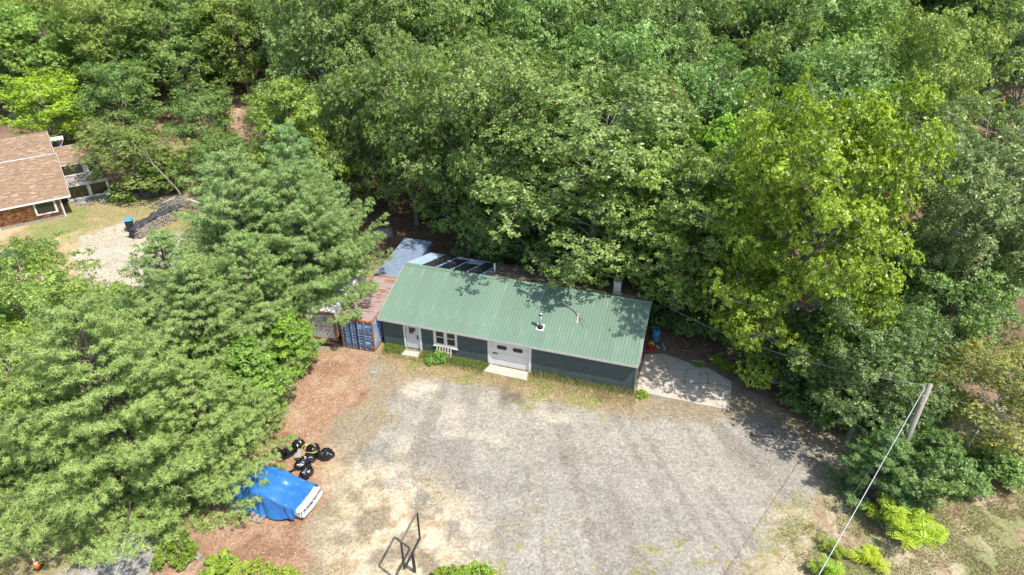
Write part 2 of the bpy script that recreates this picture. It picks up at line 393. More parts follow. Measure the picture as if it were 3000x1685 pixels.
    c = mix(c, (0.25, 0.235, 0.085), (sp*(1-smooth((y-40)/3)))[..., None]*0.75*(1-nd))
    # dark oily earth in front of the shop
    dk = smooth((vnoise(x+400, y+400, 1.4, 46, 3)-0.55)*7)*smooth(1.4-np.hypot((x-2.5)/5.0, (y-34.3)/1.4))
    c = mix(c, (0.13, 0.105, 0.085), dk[..., None]*0.8)
    c = mix(c, (0.30, 0.285, 0.26), mask('path', 0.8, 1.0))
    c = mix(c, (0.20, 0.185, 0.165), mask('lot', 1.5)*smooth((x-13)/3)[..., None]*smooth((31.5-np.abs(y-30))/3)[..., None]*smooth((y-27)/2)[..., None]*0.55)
    fo = mask('forest', 1.6)
    c = mix(c, (0.175, 0.115, 0.080), fo)
    c = mix(c, (0.24, 0.165, 0.115), fo*smooth((n2-0.50)*8)[..., None]*0.8)
    # orange earth clearing between the far trees
    cl = smooth(1.6-np.hypot((x+36)/12, (y-92)/13))
    c = mix(c, (0.46, 0.30, 0.20), (cl*smooth((n1-0.38)*6))[..., None])
    c = c*(0.90+0.20*n2[..., None])
    return np.clip(c, 0.01, 0.9)

def grid(x0, x1, y0, y1, step, z_off=0.0, name='ground', hole=None):
    xs = np.arange(x0, x1+step/2, step); ys = np.arange(y0, y1+step/2, step)
    X, Y = np.meshgrid(xs, ys); Z = height(X, Y)+z_off
    ny, nx = X.shape
    i = np.arange(ny-1)[:, None]*nx + np.arange(nx-1)[None, :]
    if hole is not None:
        cx = (X[:-1,:-1]+step/2); cy = (Y[:-1,:-1]+step/2)
        i = i[~((cx > hole[0]) & (cx < hole[1]) & (cy > hole[2]) & (cy < hole[3]))]
    i = i.ravel()
    F = np.stack([i, i+1, i+1+nx, i+nx], 1)
    return np.stack([X.ravel(), Y.ravel(), Z.ravel()], 1), F, albedo(X, Y).reshape(-1, 3)

def ground_mat():
    m, t, p = newmat('earth_and_gravel')
    n = t.nodes; L = t.links
    at = n.new('ShaderNodeAttribute'); at.attribute_name = 'col'
    tc = n.new('ShaderNodeTexCoord')
    # grit: fine light and dark specks, the same everywhere on bare ground
    v = n.new('ShaderNodeTexVoronoi'); v.inputs['Scale'].default_value = 9.0; L.new(tc.outputs['Object'], v.inputs['Vector'])
    n1 = n.new('ShaderNodeTexNoise'); n1.inputs['Scale'].default_value = 5.5; n1.inputs['Detail'].default_value = 9; n1.inputs['Roughness'].default_value = 0.8
    L.new(tc.outputs['Object'], n1.inputs['Vector'])
    mr = n.new('ShaderNodeMapRange'); mr.inputs[1].default_value = 0.3; mr.inputs[2].default_value = 0.7; mr.inputs[3].default_value = 0.70; mr.inputs[4].default_value = 1.30
    L.new(n1.outputs[0], mr.inputs[0])
    vr = n.new('ShaderNodeMapRange'); vr.inputs[1].default_value = 0.0; vr.inputs[2].default_value = 1.0; vr.inputs[3].default_value = 0.78; vr.inputs[4].default_value = 1.22
    sp = n.new('ShaderNodeSeparateColor'); L.new(v.outputs['Color'], sp.inputs[0]); L.new(sp.outputs[0], vr.inputs[0])
    mm = n.new('ShaderNodeMath'); mm.operation = 'MULTIPLY'; L.new(mr.outputs[0], mm.inputs[0]); L.new(vr.outputs[0], mm.inputs[1])
    vm = n.new('ShaderNodeVectorMath'); vm.operation = 'SCALE'; L.new(at.outputs['Color'], vm.inputs[0]); L.new(mm.outputs[0], vm.inputs['Scale'])
    # rusty / straw coloured wisps
    n2 = n.new('ShaderNodeTexNoise'); n2.inputs['Scale'].default_value = 1.9; n2.inputs['Detail'].default_value = 8; n2.inputs['Roughness'].default_value = 0.75; n2.inputs['Distortion'].default_value = 1.4
    L.new(tc.outputs['Object'], n2.inputs['Vector'])
    r2 = n.new('ShaderNodeValToRGB'); r2.color_ramp.elements[0].position = 0.57; r2.color_ramp.elements[1].position = 0.66; r2.color_ramp.elements[1].color = (0.45,0.45,0.45,1)
    L.new(n2.outputs[0], r2.inputs[0])
    mx = n.new('ShaderNodeMixRGB'); mx.inputs[2].default_value = (0.27, 0.20, 0.13, 1); L.new(r2.outputs[0], mx.inputs[0]); L.new(vm.outputs[0], mx.inputs[1])
    n4 = n.new('ShaderNodeTexNoise'); n4.inputs['Scale'].default_value = 1.15; n4.inputs['Detail'].default_value = 12; n4.inputs['Roughness'].default_value = 0.72; n4.inputs['Distortion'].default_value = 0.6
    L.new(tc.outputs['Object'], n4.inputs['Vector'])
    r4 = n.new('ShaderNodeValToRGB'); e = r4.color_ramp.elements; e[0].position = 0.40; e[0].color = (0.70,0.68,0.66,1); e[1].position = 0.47; e[1].color = (1,1,1,1)
    q = e.new(0.55); q.color = (1,1,1,1); q = e.new(0.61); q.color = (1.20,1.18,1.15,1)
    L.new(n4.outputs[0], r4.inputs[0])
    m4 = n.new('ShaderNodeMixRGB'); m4.blend_type = 'MULTIPLY'; m4.inputs[0].default_value = 0.42; L.new(mx.outputs[0], m4.inputs[1]); L.new(r4.outputs[0], m4.inputs[2])
    L.new(m4.outputs[0], p.inputs['Base Color'])
    p.inputs['Roughness'].default_value = 0.95; p.inputs['Specular IOR Level'].default_value = 0.1
    b = n.new('ShaderNodeBump'); b.inputs['Strength'].default_value = 0.55; b.inputs['Distance'].default_value = 0.06
    L.new(n1.outputs[0], b.inputs['Height']); L.new(b.outputs[0], p.inputs['Normal'])
    return m
M['ground'] = ground_mat()
V1, F1, C1 = grid(-48, 36, 14, 68, 0.22)
V2, F2, C2 = grid(-260, 252, -42, 260, 2.0, hole=(-48, 36, 14, 68))
gm = npmesh('ground', np.concatenate([V1, V2]), np.concatenate([F1, F2+len(V1)]), M['ground'], col=np.concatenate([C1, C2]), smooth=True)
tag(link('ground', gm), 'bare gravel and earth ground with weedy edges and forest floor', None, kind='structure')

# ------------------------------------------------------------------ concrete slabs
def slab(name, ring, top, label):
    # ragged outline
    pts = []
    for i in range(len(ring)):
        a = np.array(ring[i]); b = np.array(ring[(i+1) % len(ring)]); k = max(1, int(np.linalg.norm(b-a)/0.35))
        for j in range(k):
            q = a+(b-a)*j/k + (rng.random(2)-0.5)*(0.05 if j else 0)
            pts.append((float(q[0]), float(q[1])))
    o = MB().poly(pts, -0.1, top).build(name, M['concrete'])
    tag(o, label, 'concrete slab'); return o
big = slab('concrete_slab', [bw(18.1,0.08), bw(24.0,-0.02), bw(24.12,2.9), bw(22.6,3.9), bw(20.6,4.35), bw(19.4,4.7), bw(18.1,4.25)], 0.09, 'large cracked concrete slab beside the right end of the green-roofed shop')
def crack(pts):
    m = MB(); ps = []
    for a, b in zip(pts, pts[1:]):
        a = np.array(a); b = np.array(b); k = max(2, int(np.linalg.norm(b-a)/0.18))
        for j in range(k): ps.append(a+(b-a)*j/k+(rng.random(2)-0.5)*0.09)
    ps.append(np.array(pts[-1])); vs = []; fs = []
    for i, q in enumerate(ps):
        d = ps[min(i+1,len(ps)-1)]-ps[max(i-1,0)]; d = d/np.linalg.norm(d); nn = np.array([-d[1], d[0]])*(0.008+0.020*random.random())
        for s_ in (-1, 1):
            x_, y_ = bw(*(q+nn*s_)); vs.append((x_, y_, 0.094))
    for i in range(len(ps)-1): fs.append((2*i, 2*i+1, 2*i+3, 2*i+2))
    m.add(vs, fs); return m.build('crack', M['crack'], big)
for cpts in ([(19.2,4.3),(19.8,3.3),(20.0,2.4),(19.7,1.4),(19.8,0.3)], [(20.0,3.0),(21.0,3.3),(22.0,4.0)], [(21.1,3.3),(21.0,2.0),(21.3,0.1)], [(20.1,2.3),(21.3,1.9),(22.6,2.3),(24.0,2.3)], [(22.6,1.7),(23.0,0.8),(23.4,0.1)],
             [(22.4,3.6),(22.6,2.3),(22.1,1.6)], [(20.4,4.3),(21.2,3.6)], [(18.4,1.6),(19.7,1.9)]):
    crack(cpts)
stain = MB()
for (lx, ly, r_) in ((21.0,0.45,0.26),(23.2,1.6,0.1),(22.4,1.2,0.12),(22.0,3.1,0.12),(19.4,3.0,0.16)):
    ring = [bw(lx+r_*(0.8+0.4*random.random())*math.cos(a), ly+r_*0.6*(0.8+0.4*random.random())*math.sin(a)) for a in np.linspace(0, 2*math.pi, 12)[:-1]]
    stain.add([(x,y,0.0945) for x,y in ring], [tuple(range(11))])
stain.build('stain', noise_mat('brown_stain', (0.22,0.15,0.09), (0.30,0.21,0.13), 6, 0.95), big)
slab('door_step', [bw(1.72,-0.36), bw(2.88,-0.30), bw(2.95,-0.86), bw(1.70,-0.92)], 0.12, 'small pale concrete step below the grey entrance door')
slab('garage_apron', [bw(8.02,-0.06), bw(10.75,-0.10), bw(10.9,-0.98), bw(9.9,-0.96), bw(7.8,-0.86)], 0.07, 'long pale concrete apron below the garage door')

# ------------------------------------------------------------------ the shop building
shop = empty('workshop_building', (B0[0], B0[1], 0), BY)
tag(shop, 'long low workshop with green metal roof and dark slate green walls', 'building')
L_ = 17.95; D_ = 9.35; ZE = 2.43; ZR = 4.143; YR = 4.71; YE = -0.30; ZB = 2.42; YB = 9.70
kf = (ZR-ZE)/(YR-YE); kb = (ZR-ZB)/(YB-YR)
def rz(y): return ZE+kf*(y-YE) if y <= YR else ZR-kb*(y-YR)
def wallbox(x0, x1, z0, z1, nm='front_wall'):
    MB().box(x0, 0, z0, x1, 0.14, z1).build(nm, M['wall_dark'], shop)
WT = 2.44
for x0, x1 in ((0,1.72),(2.78,3.98),(5.52,7.98),(10.78,L_)): wallbox(x0, x1, 0, WT)
wallbox(1.72, 2.78, 2.14, WT); wallbox(3.98, 5.52, 0, 0.9); wallbox(3.98, 5.52, 2.28, WT); wallbox(7.98, 10.78, 2.16, WT)
# plywood sheet seams: proud battens very thin
for x in (1.22, 6.7, 12.2, 13.42, 14.64, 15.86, 17.08):
    MB().box(x-0.012, -0.008, 0.03, x+0.012, 0.001, WT-0.01).build('seam_batten', M['wall_dark'], shop)
def gable(x, t, nm):
    ys = [0.141, D_, D_, YR, 0.141]; 
    zs = [0, 0, rz(D_)-0.10, ZR-0.10, rz(0.141)-0.10]
    vs = [(x, y, z) for y, z in zip(ys, zs)] + [(x+t, y, z) for y, z in zip(ys, zs)]
    fs = [(0,1,2,3,4), (9,8,7,6,5)] + [(i, (i+1)%5, 5+(i+1)%5, 5+i) for i in range(5)]
    MB().add(vs, fs).build(nm, M['wall_dark'], shop)
gable(0, 0.13, 'side_wall'); gable(L_-0.13, 0.13, 'side_wall')
MB().box(0.131, D_-0.13, 0, L_-0.131, D_-0.001, rz(D_)-0.1).build('rear_wall', M['wall_dark'], shop)
# front roof slope: ribbed metal panels
NP_ = 20; XL, XR = -0.22, 18.04; PW = (XR-XL)/NP_
def panel_mesh():
    m = MB(); pf = []
    nr = 4; st = PW/nr
    for i in range(nr):
        x = i*st; pf += [(x, 0.0), (x+0.006, 0.034), (x+0.034, 0.034), (x+0.040, 0.0)]
    pf.append((PW-0.002, 0.0)); n = len(pf)
    vs = []
    for y in (YE, YR-0.02):
        vs += [(x, y, rz(y)+z) for x, z in pf]
    for y in (YE, YR-0.02):
        vs += [(0, y, rz(y)-0.03), (PW-0.002, y, rz(y)-0.03)]
    fs = [(i, i+1, n+i+1, n+i) for i in range(n-1)]
    a = 2*n
    fs += [(a, a+2, a+3, a+1), tuple([a]+[a+1]+list(range(n-1, -1, -1))), tuple([a+3, a+2]+list(range(n, 2*n))), (0, n, a+2, a), (n-1, a+1, a+3, 2*n-1)]
    m.add(vs, fs); return m.mesh('roof_panel', M['roof_green'])
pm = panel_mesh()
for i in range(NP_): link('roof_panel', pm, shop, (XL+i*PW, 0, 0))
rc = MB()
rc.add([(XL-0.02, YR-0.17, rz(YR-0.17)+0.035), (XR+0.02, YR-0.17, rz(YR-0.17)+0.035), (XR+0.02, YR, ZR+0.065), (XL-0.02, YR, ZR+0.065), (XL-0.02, YR+0.17, rz(YR+0.17)+0.035), (XR+0.02, YR+0.17, rz(YR+0.17)+0.035),
        (XL-0.02, YR, ZR+0.0), (XR+0.02, YR, ZR+0.0)], [(0,1,2,3), (3,2,5,4), (0,3,4,6), (1,7,5,2)])
rc.build('ridge_cap', M['ridge_green'], shop)
# rear slope: old litter covered roofing, blue and black underlay at the left end
MB().hexa([(XL, YR+0.01, rz(YR+.01)-0.12), (XR, YR+0.01, rz(YR+.01)-0.12), (XR, YB, rz(YB)-0.12), (XL, YB, rz(YB)-0.12),
           (XL, YR+0.01, rz(YR+.01)), (XR, YR+0.01, rz(YR+.01)), (XR, YB, rz(YB)), (XL, YB, rz(YB))]).build('rear_roof', M['rear_roof'], shop)
def sheet(x0, x1, y0, y1, lift, mat, nm, ragged=0.0, nx=1):
    vs = []; fs = []; ny = 14
    for j in range(ny+1):
        y = y0+(y1-y0)*j/ny
        a = x0+random.uniform(-ragged, ragged); b = x1+random.uniform(-ragged, ragged)
        w1 = random.uniform(0, ragged*0.25)
        vs += [(a, y, rz(y)+lift), (b, y, rz(y)+lift+w1)]
    fs = [(2*j, 2*j+1, 2*j+3, 2*j+2) for j in range(ny)]
    return MB().add(vs, fs).build(nm, mat, shop)
sheet(-0.20, 1.0, YR+0.18, YB-0.02, 0.006, M['pale_blue'], 'underlay_sheet')
xs = [1.0, 2.25, 3.45, 4.65, 5.8]
for k in range(4):
    ytop = (YB-0.05, YB-0.9, YB-1.9, YB-0.6)[k]
    sheet(xs[k]+0.02, xs[k+1]-0.10, YR+0.18, ytop, 0.010+0.002*k, M['felt'], 'felt_strip')
    sheet(xs[k+1]-0.13, xs[k+1]+0.03, YR+0.18, ytop, 0.022+0.002*k, M['blue_wrap'], 'blue_strip', 0.07)
sheet(2.4, 4.9, YB-1.8, YB-0.1, 0.004, M['pale_blue'], 'underlay_sheet')
# small twigs / leaves on roofs
lt = MB()
for k in range(520):
    x = random.uniform(5.9, 17.9); y = random.uniform(YR+0.2, YB-0.1); a = random.uniform(0, 6.28); s_ = random.uniform(0.03, 0.10)
    lt.add([(x+s_*math.cos(a+b_), y+s_*math.sin(a+b_)*0.7, rz(y)+0.012+0.02*random.random()) for b_ in (0, 1.9, 3.14, 4.9)], [(0,1,2,3)])
tag(lt.build('fallen_leaves', noise_mat('dry_leaf', (0.22,0.13,0.07), (0.42,0.30,0.18), 1.5, 0.9), shop), kind='stuff')
lt = MB()
for (x, y) in [(6.1,0.6),(12.6,0.25),(11.85,0.55),(12.5,0.5)]+[(random.uniform(9,17.5), random.uniform(3.0,4.5)) for _ in range(26)]+[(random.uniform(0.5,17.5), random.uniform(0,4.3)) for _ in range(22)]:
    a = random.uniform(0, 6.28); s_ = random.uniform(0.03, 0.075)
    lt.add([(x+s_*math.cos(a+b_), y+s_*math.sin(a+b_)*0.7, rz(y)+0.032+0.01*random.random()) for b_ in (0, 1.9, 3.14, 4.9)], [(0,1,2,3)])
tag(lt.build('roof_leaves', noise_mat('tan_leaf', (0.40,0.26,0.13), (0.55,0.42,0.26), 1.5, 0.9), shop), kind='stuff')
# trims
MB().box(XL, YE-0.022, ZE-0.17, XR, YE-0.001, ZE-0.005).build('eave_board', M['fascia'], shop)
MB().box(XL+0.01, YE+0.001, ZE-0.10, XR-0.01, -0.002, ZE-0.08).build('soffit', M['white'], shop)
for nm, x in (('rake_board', XL-0.03), ('rake_board', XR+0.005)):
    for ya, yb in ((YE, YR-0.001), (YR+0.001, YB)):
        MB().hexa([(x, ya, rz(ya)-0.20), (x+0.025, ya, rz(ya)-0.20), (x+0.025, yb, rz(yb)-0.20), (x, yb, rz(yb)-0.20),
                   (x, ya, rz(ya)+0.03), (x+0.025, ya, rz(ya)+0.03), (x+0.025, yb, rz(yb)+0.03), (x, yb, rz(yb)+0.03)]).build(nm, M['fascia'], shop)
MB().box(L_+0.002, -0.002, 0.02, L_+0.025, 0.12, 2.3).build('corner_board', M['white'], shop)
MB().box(L_-0.12, -0.026, 0.02, L_+0.025, -0.003, 2.3).build('corner_board', M['wall_dark'], shop)
MB().box(L_+0.03, 2.4, 0.6, L_+0.075, 2.52, 3.1).build('conduit_board', M['old_white'], shop)
# entrance door
fr = MB().box(1.58,-0.03,0,1.72,0.02,2.26).box(2.78,-0.03,0,2.93,0.02,2.26).box(1.721,-0.03,2.14,2.779,0.02,2.26).build('door_frame', M['white'], shop)
dr = MB().box(1.74,0.05,0.10,2.76,0.10,2.12).build('door', M['door_grey'], shop, bevel=0.006)
MB().box(1.96,0.02,1.28,2.54,0.049,1.96).build('window_rim', M['door_grey'], dr)
MB().box(2.01,0.008,1.33,2.49,0.019,1.91).build('pane', M['glass'], dr)
MB().box(2.35,0.001,1.36,2.47,0.007,1.62).build('paper_notice', M['white'], dr)
MB().box(2.10,0.001,1.36,2.28,0.007,1.43).build('paper_notice', M['white'], dr)
MB().box(2.58,0.02,0.96,2.66,0.048,1.30).tube([(2.62,0.02,1.10),(2.62,-0.06,1.10),(2.52,-0.07,1.10)],0.018,6).build('door_handle', M['dark_plastic'], dr)
for zz in (0.35,1.1,1.85): MB().box(1.73,0.03,zz,1.77,0.049,zz+0.1).build('hinge', M['galv'], dr)
# window, two double hung sashes
wf = MB().box(3.86,-0.035,2.20,5.62,0.02,2.30).box(3.86,-0.035,0.80,5.62,0.02,0.92).box(3.86,-0.035,0.921,3.98,0.02,2.199).box(5.50,-0.035,0.921,5.62,0.02,2.199).box(4.68,-0.035,0.921,4.80,0.02,2.199).build('window', M['white'], shop)
MB().box(3.80,-0.07,0.75,5.68,-0.036,0.80).build('sill', M['white'], wf)
for x0, x1 in ((3.981,4.679),(4.801,5.499)):
    MB().box(x0,0.0,0.921,x0+0.06,0.05,2.199).box(x1-0.06,0.0,0.921,x1,0.05,2.199).box(x0+0.061,0.0,0.921,x1-0.061,0.05,0.99).box(x0+0.061,0.0,2.13,x1-0.061,0.05,2.199).box(x0+0.061,0.0,1.53,x1-0.061,0.05,1.575).build('sash', M['white'], wf)
    for z0, z1 in ((0.991,1.529),(1.576,2.129)): MB().box(x0+0.061,0.03,z0,x1-0.061,0.045,z1).build('pane', M['glass'], wf)
# garage door
MB().box(7.84,-0.03,0,7.98,0.02,2.30).box(10.78,-0.03,0,10.93,0.02,2.30).box(7.981,-0.03,2.16,10.779,0.02,2.30).build('garage_frame', M['white'], shop)
MB().box(7.981,0.021,0,8.10,0.13,2.159).build('garage_jamb', M['garage'], shop)
MB().box(10.66,0.021,0,10.779,0.13,2.159).build('garage_jamb', M['garage'], shop)
gd = empty('garage_door'); gd.parent = shop
for k in range(4):
    z0 = 0.03+k*0.53
    s = MB().box(8.10,0.06,z0,10.66,0.10,z0+0.515).build('door_section', M['garage'], gd, bevel=0.012)
for x0 in (8.50, 9.62):
    def rr(x0, x1, z0, z1, r_, y0, y1, mat, nm):
        pts = []
        for cx_, cz_, a0 in ((x1-r_, z1-r_, 0), (x0+r_, z1-r_, 90), (x0+r_, z0+r_, 180), (x1-r_, z0+r_, 270)):
            for a in (0, 30, 60, 90): pts.append((cx_+r_*math.cos(R(a0+a)), cz_+r_*math.sin(R(a0+a))))
        n = len(pts); vs = [(x, y0, z) for x, z in pts]+[(x, y1, z) for x, z in pts]
        fs = [tuple(range(n)), tuple(range(2*n-1, n-1, -1))]+[(i, n+i, n+(i+1)%n, (i+1)%n) for i in range(n)]
        return MB().add(vs, fs).build(nm, mat, gd)
    rr(x0, x0+0.68, 1.44, 1.76, 0.10, 0.045, 0.059, M['dark_plastic'], 'window_gasket')
    rr(x0+0.05, x0+0.63, 1.49, 1.71, 0.08, 0.038, 0.0449, M['glass'], 'pane')
MB().box(8.16,0.03,0.99,8.52,0.059,1.07).build('door_handle', M['dark_plastic'], gd)
MB().box(8.10,0.055,0.0,10.66,0.105,0.029).build('bottom_seal', M['rubber'], gd)
# stove chimney
chim = empty('stovepipe_chimney'); chim.parent = shop
cx_, cy_ = 11.19, 1.24; cz_ = rz(cy_)
MB().hexa([(cx_-0.26,cy_-0.26,rz(cy_-.26)+0.028),(cx_+0.26,cy_-0.26,rz(cy_-.26)+0.028),(cx_+0.26,cy_+0.26,rz(cy_+.26)+0.028),(cx_-0.26,cy_+0.26,rz(cy_+.26)+0.028),
           (cx_-0.26,cy_-0.26,rz(cy_-.26)+0.036),(cx_+0.26,cy_-0.26,rz(cy_-.26)+0.036),(cx_+0.26,cy_+0.26,rz(cy_+.26)+0.036),(cx_-0.26,cy_+0.26,rz(cy_+.26)+0.036)]).build('flashing', M['white'], chim)
MB().tube([(cx_,cy_,cz_+0.0),(cx_,cy_,cz_+0.12),(cx_,cy_,cz_+0.17)],[0.21,0.19,0.12],16).build('rubber_boot', M['rubber'], chim, True)
MB().tube([(cx_,cy_,cz_+0.15),(cx_,cy_,cz_+1.0)],0.105,18).build('pipe', M['galv'], chim, True)
for k in range(5): MB().tube([(cx_,cy_,cz_+0.3+k*0.16),(cx_,cy_,cz_+0.315+k*0.16)],0.111,18).build('pipe_seam', M['galv'], chim)
MB().tube([(cx_,cy_,cz_+1.001),(cx_,cy_,cz_+1.05)],0.125,18).tube([(cx_,cy_,cz_+1.051),(cx_,cy_,cz_+1.10)],0.10,18).build('collar', M['dark_plastic'], chim)
MB().tube([(cx_,cy_,cz_+1.101),(cx_,cy_,cz_+1.16),(cx_,cy_,cz_+1.20)],[0.135,0.135,0.08],18).build('cap', M['galv'], chim, True)
# rear vent stub and sheet metal duct
MB().tube([(6.43,YR+1.2,rz(YR+1.2)-0.02),(6.43,YR+1.2,rz(YR+1.2)+0.85)],0.075,12).build('vent_pipe', M['old_white'], shop, True)
dz = rz(YR+0.85)
MB().box(15.35,YR+0.5,dz-0.1,15.85,YR+0.95,dz+1.15).build('flue_duct', M['duct'], shop, bevel=0.01)
MB().box(15.31,YR+0.46,dz-0.12,15.89,YR+0.99,dz+0.1).build('flue_flashing', M['old_white'], shop)
MB().box(15.33,YR+0.48,dz+1.151,15.87,YR+0.97,dz+1.19).build('flue_cap', M['duct'], shop)

# branch and board lying on the green roof
def on_roof(x, y, up=0.05):
    p = B0+BU*x+BV*y; return (p[0], p[1], rz(y)+up)
br = MB().tube([on_roof(12.15,3.32,.10),on_roof(12.5,3.22,.12),on_roof(12.9,3.10,.10),on_roof(13.25,2.85,.11),on_roof(13.55,2.5,.09),on_roof(13.85,2.1,.07),on_roof(14.05,1.7,.06)],[0.045,0.04,0.036,0.032,0.026,0.018,0.010],6)
br.tube([on_roof(13.55,2.5,.09),on_roof(13.95,2.35,.12),on_roof(14.4,1.75,.05)],[0.018,0.012,0.006],5)
br.tube([on_roof(12.5,3.22,.12),on_roof(12.6,3.4,.16)],[0.016,0.01],5)
tag(br.build('fallen_branch', M['wood_grey'], None, True), 'bare curved branch fallen across the green metal roof', 'branch')
tag(MB().bar(on_roof(13.45,2.75,.06), on_roof(13.52,2.0,.06), 0.09, 0.03).build('wood_splinter', M['pallet']), 'short pale splinter of wood lying under the fallen branch on the green roof', 'wood piece')
tw = MB()
for (a, b, c) in (((7.2,YR+1.9),(8.1,YR+1.3),(9.2,YR+0.9)), ((7.6,YR+2.2),(7.9,YR+1.2),(8.4,YR+0.6))):
    tw.tube([on_roof(*a,.06), on_roof(*b,.10), on_roof(*c,.06)],[0.02,0.016,0.01],5)
tag(tw.build('fallen_twigs', M['pallet']), 'thin bare twigs fallen on the brown rear roof slope beside the vent pipe', 'twigs', kind='stuff')

# pallet leaning on the wall under the window
pl = empty('wooden_pallet', (*bw(4.10,-0.34), 0.0), BY)
tag(pl, 'bleached wooden pallet leaning on the wall under the shop window', 'pallet')
pl.rotation_euler = (R(-14), 0, BY)
for k in range(6): MB().box(0.0+k*0.205,-0.02,0.04,0.10+k*0.205,0.0,0.95).build('slat', M['pallet'], pl)
for zz in (0.08, 0.47, 0.86): MB().box(-0.02,0.001,zz-0.0,1.15,0.09,zz+0.045).build('rail', M['pallet'], pl)

# second pallet flat on the needles beside the tarp-covered car
pl2 = empty('wooden_pallet', (-14.15, 24.40, 0.02), R(-19))
tag(pl2, 'grey weathered pallet lying flat on pine needles beside the tarp-covered car', 'pallet')
for k in range(4): MB().box(0.02+k*0.34,-0.10,0.10,0.15+k*0.34,0.72,0.125).build('slat', M['wood_grey'], pl2)
for yy in (-0.09, 0.28, 0.66): MB().box(0.0,yy,0.0,1.2,yy+0.045,0.099).build('rail', M['wood_grey'], pl2)

# ------------------------------------------------------------------ shipping containers
CY = -0.246; C0 = np.array([-11.98, 39.43]); CV = np.array([-math.sin(CY), math.cos(CY)])
def container(loc, label, roofm, doors, sidem):
    c = empty('shipping_container', (loc[0], loc[1], 0), CY); tag(c, label, 'container')
    W_, LL, HH = 2.44, 6.06, 2.59
    # corrugated sides
    for sx, inner in ((0.02, 1), (W_-0.02, -1)):
        vs = []; n = 0; y = 0.16
        pr = []
        while y < LL-0.16:
            pr += [(y, 0.0), (y+0.07, 0.0), (y+0.10, 0.036), (y+0.17, 0.036)]; y += 0.20
        for yy, d in pr: vs += [(sx+d*inner, yy, 0.16), (sx+d*inner, yy, HH-0.08)]
        fs = [(2*i, 2*i+1, 2*i+3, 2*i+2) for i in range(len(pr)-1)]
        MB().add(vs, fs).build('side_wall', sidem, c)
    # corrugated roof (ribs run across)
    vs = []; pr = []; y = 0.12
    while y < LL-0.12:
        pr += [(y, 0.0), (y+0.14, 0.0), (y+0.16, 0.034), (y+0.30, 0.034)]; y += 0.32
    for yy, d in pr: vs += [(0.06, yy, HH-0.035+d), (W_-0.06, yy, HH-0.035+d)]
    MB().add(vs, [(2*i, 2*i+1, 2*i+3, 2*i+2) for i in range(len(pr)-1)]).build('roof', roofm, c)
    edge = M['rust'] if doors else M['cont_roof2']
    MB().box(0,0.121,HH-0.11,0.059,LL-0.121,HH-0.002).box(W_-0.059,0.121,HH-0.11,W_,LL-0.121,HH-0.002).box(0,0,HH-0.14,W_,0.12,HH-0.001).box(0,LL-0.12,HH-0.14,W_,LL,HH-0.001).build('top_rail', edge, c, bevel=0.01)
    MB().box(0,0.12,0.0,0.05,LL-0.12,0.16).box(W_-0.05,0.12,0.0,W_,LL-0.12,0.16).box(0,0,0,W_,0.119,0.14).box(0,LL-0.119,0,W_,LL,0.14).box(0.05,0.12,0.10,W_-0.05,LL-0.12,0.15).build('bottom_rail', M['rust_brown'], c)
    for x in (0.0, W_-0.10):
        for y in (0.0, LL-0.10): MB().box(x,y,0.141,x+0.10,y+0.10,HH-0.141).build('corner_post', M['rust'] if (doors and x == 0 and y == 0) else (M['rust_brown'] if doors else M['cont_blue']), c)
        for y in (-0.004, LL-0.146):
            for zz in (0.0, HH-0.115): MB().box(x-0.004 if x == 0 else x-0.046,y,zz-0.001,x+0.15 if x == 0 else x+0.104,y+0.15,zz+0.118).build('corner_casting', M['rust'] if doors else M['cont_blue'], c)
    MB().box(0.10,LL-0.06,0.141,W_-0.10,LL-0.03,HH-0.141).build('end_wall', sidem, c)
    if not doors: 
        MB().box(0.10,0.03,0.141,W_-0.10,0.06,HH-0.141).build('end_wall', sidem, c); return c
    for side in (0, 1):
        x0 = 0.105+side*1.118; x1 = x0+1.11
        d = MB().box(x0,0.03,0.15,x1,0.07,HH-0.15).build('door', M['cont_blue'], c)
        # recessed look: raised horizontal ribs with sloped flanks
        for z0, z1 in ((0.32,0.92),(1.03,1.13),(1.24,1.34),(1.45,2.20)):
            for xa, xb in ((x0+0.12, x0+0.50),(x0+0.60, x1-0.10)):
                m = MB(); t_ = 0.05
                m.add([(xa,0.029,z0),(xb,0.029,z0),(xb,0.029,z1),(xa,0.029,z1),(xa+t_,-0.012,z0+0.03),(xb-t_,-0.012,z0+0.03),(xb-t_,-0.012,z1-0.03),(xa+t_,-0.012,z1-0.03)],
                      [(4,5,6,7),(0,1,5,4),(1,2,6,5),(2,3,7,6),(3,0,4,7)])
                m.build('door_rib', M['cont_blue'], d)
        for k, xx in enumerate((x0+0.30+0.02, x0+0.78) if side == 0 else (x0+0.16, x0+0.62)):
            rod = MB().tube([(xx,-0.045,0.10),(xx,-0.045,HH-0.13)],0.017,8).build('locking_rod', M['galv'], d)
            for zz in (0.14, 0.75, 1.30, 1.85, HH-0.22): MB().box(xx-0.04,-0.065,zz,xx+0.04,0.02,zz+0.05).build('rod_bracket', M['galv'], d)
            MB().box(xx-0.01,-0.075,0.62,xx+0.22,-0.055,0.66).build('handle', M['galv'], d)
        for zz in (0.35, 1.0, 1.6, 2.2):
            hx = 0.06 if side == 0 else W_-0.16
            MB().box(hx,-0.02,zz,hx+0.10,0.028,zz+0.07).build('hinge', M['galv'], d)
        MB().box(x1-0.025 if side == 0 else x0,0.0,0.16,x1 if side == 0 else x0+0.025,0.029,HH-0.16).build('door_gasket', M['rubber'], d)
    return c
c1 = container(C0, 'blue shipping container with rusty pink roof and closed doors beside the shop', M['cont_roof'], True, M['cont_side'])
container(C0+CV*6.16, 'blue shipping container with grey-blue roof behind the rusty-roofed one', M['cont_roof2'], False, M['cont_blue'])
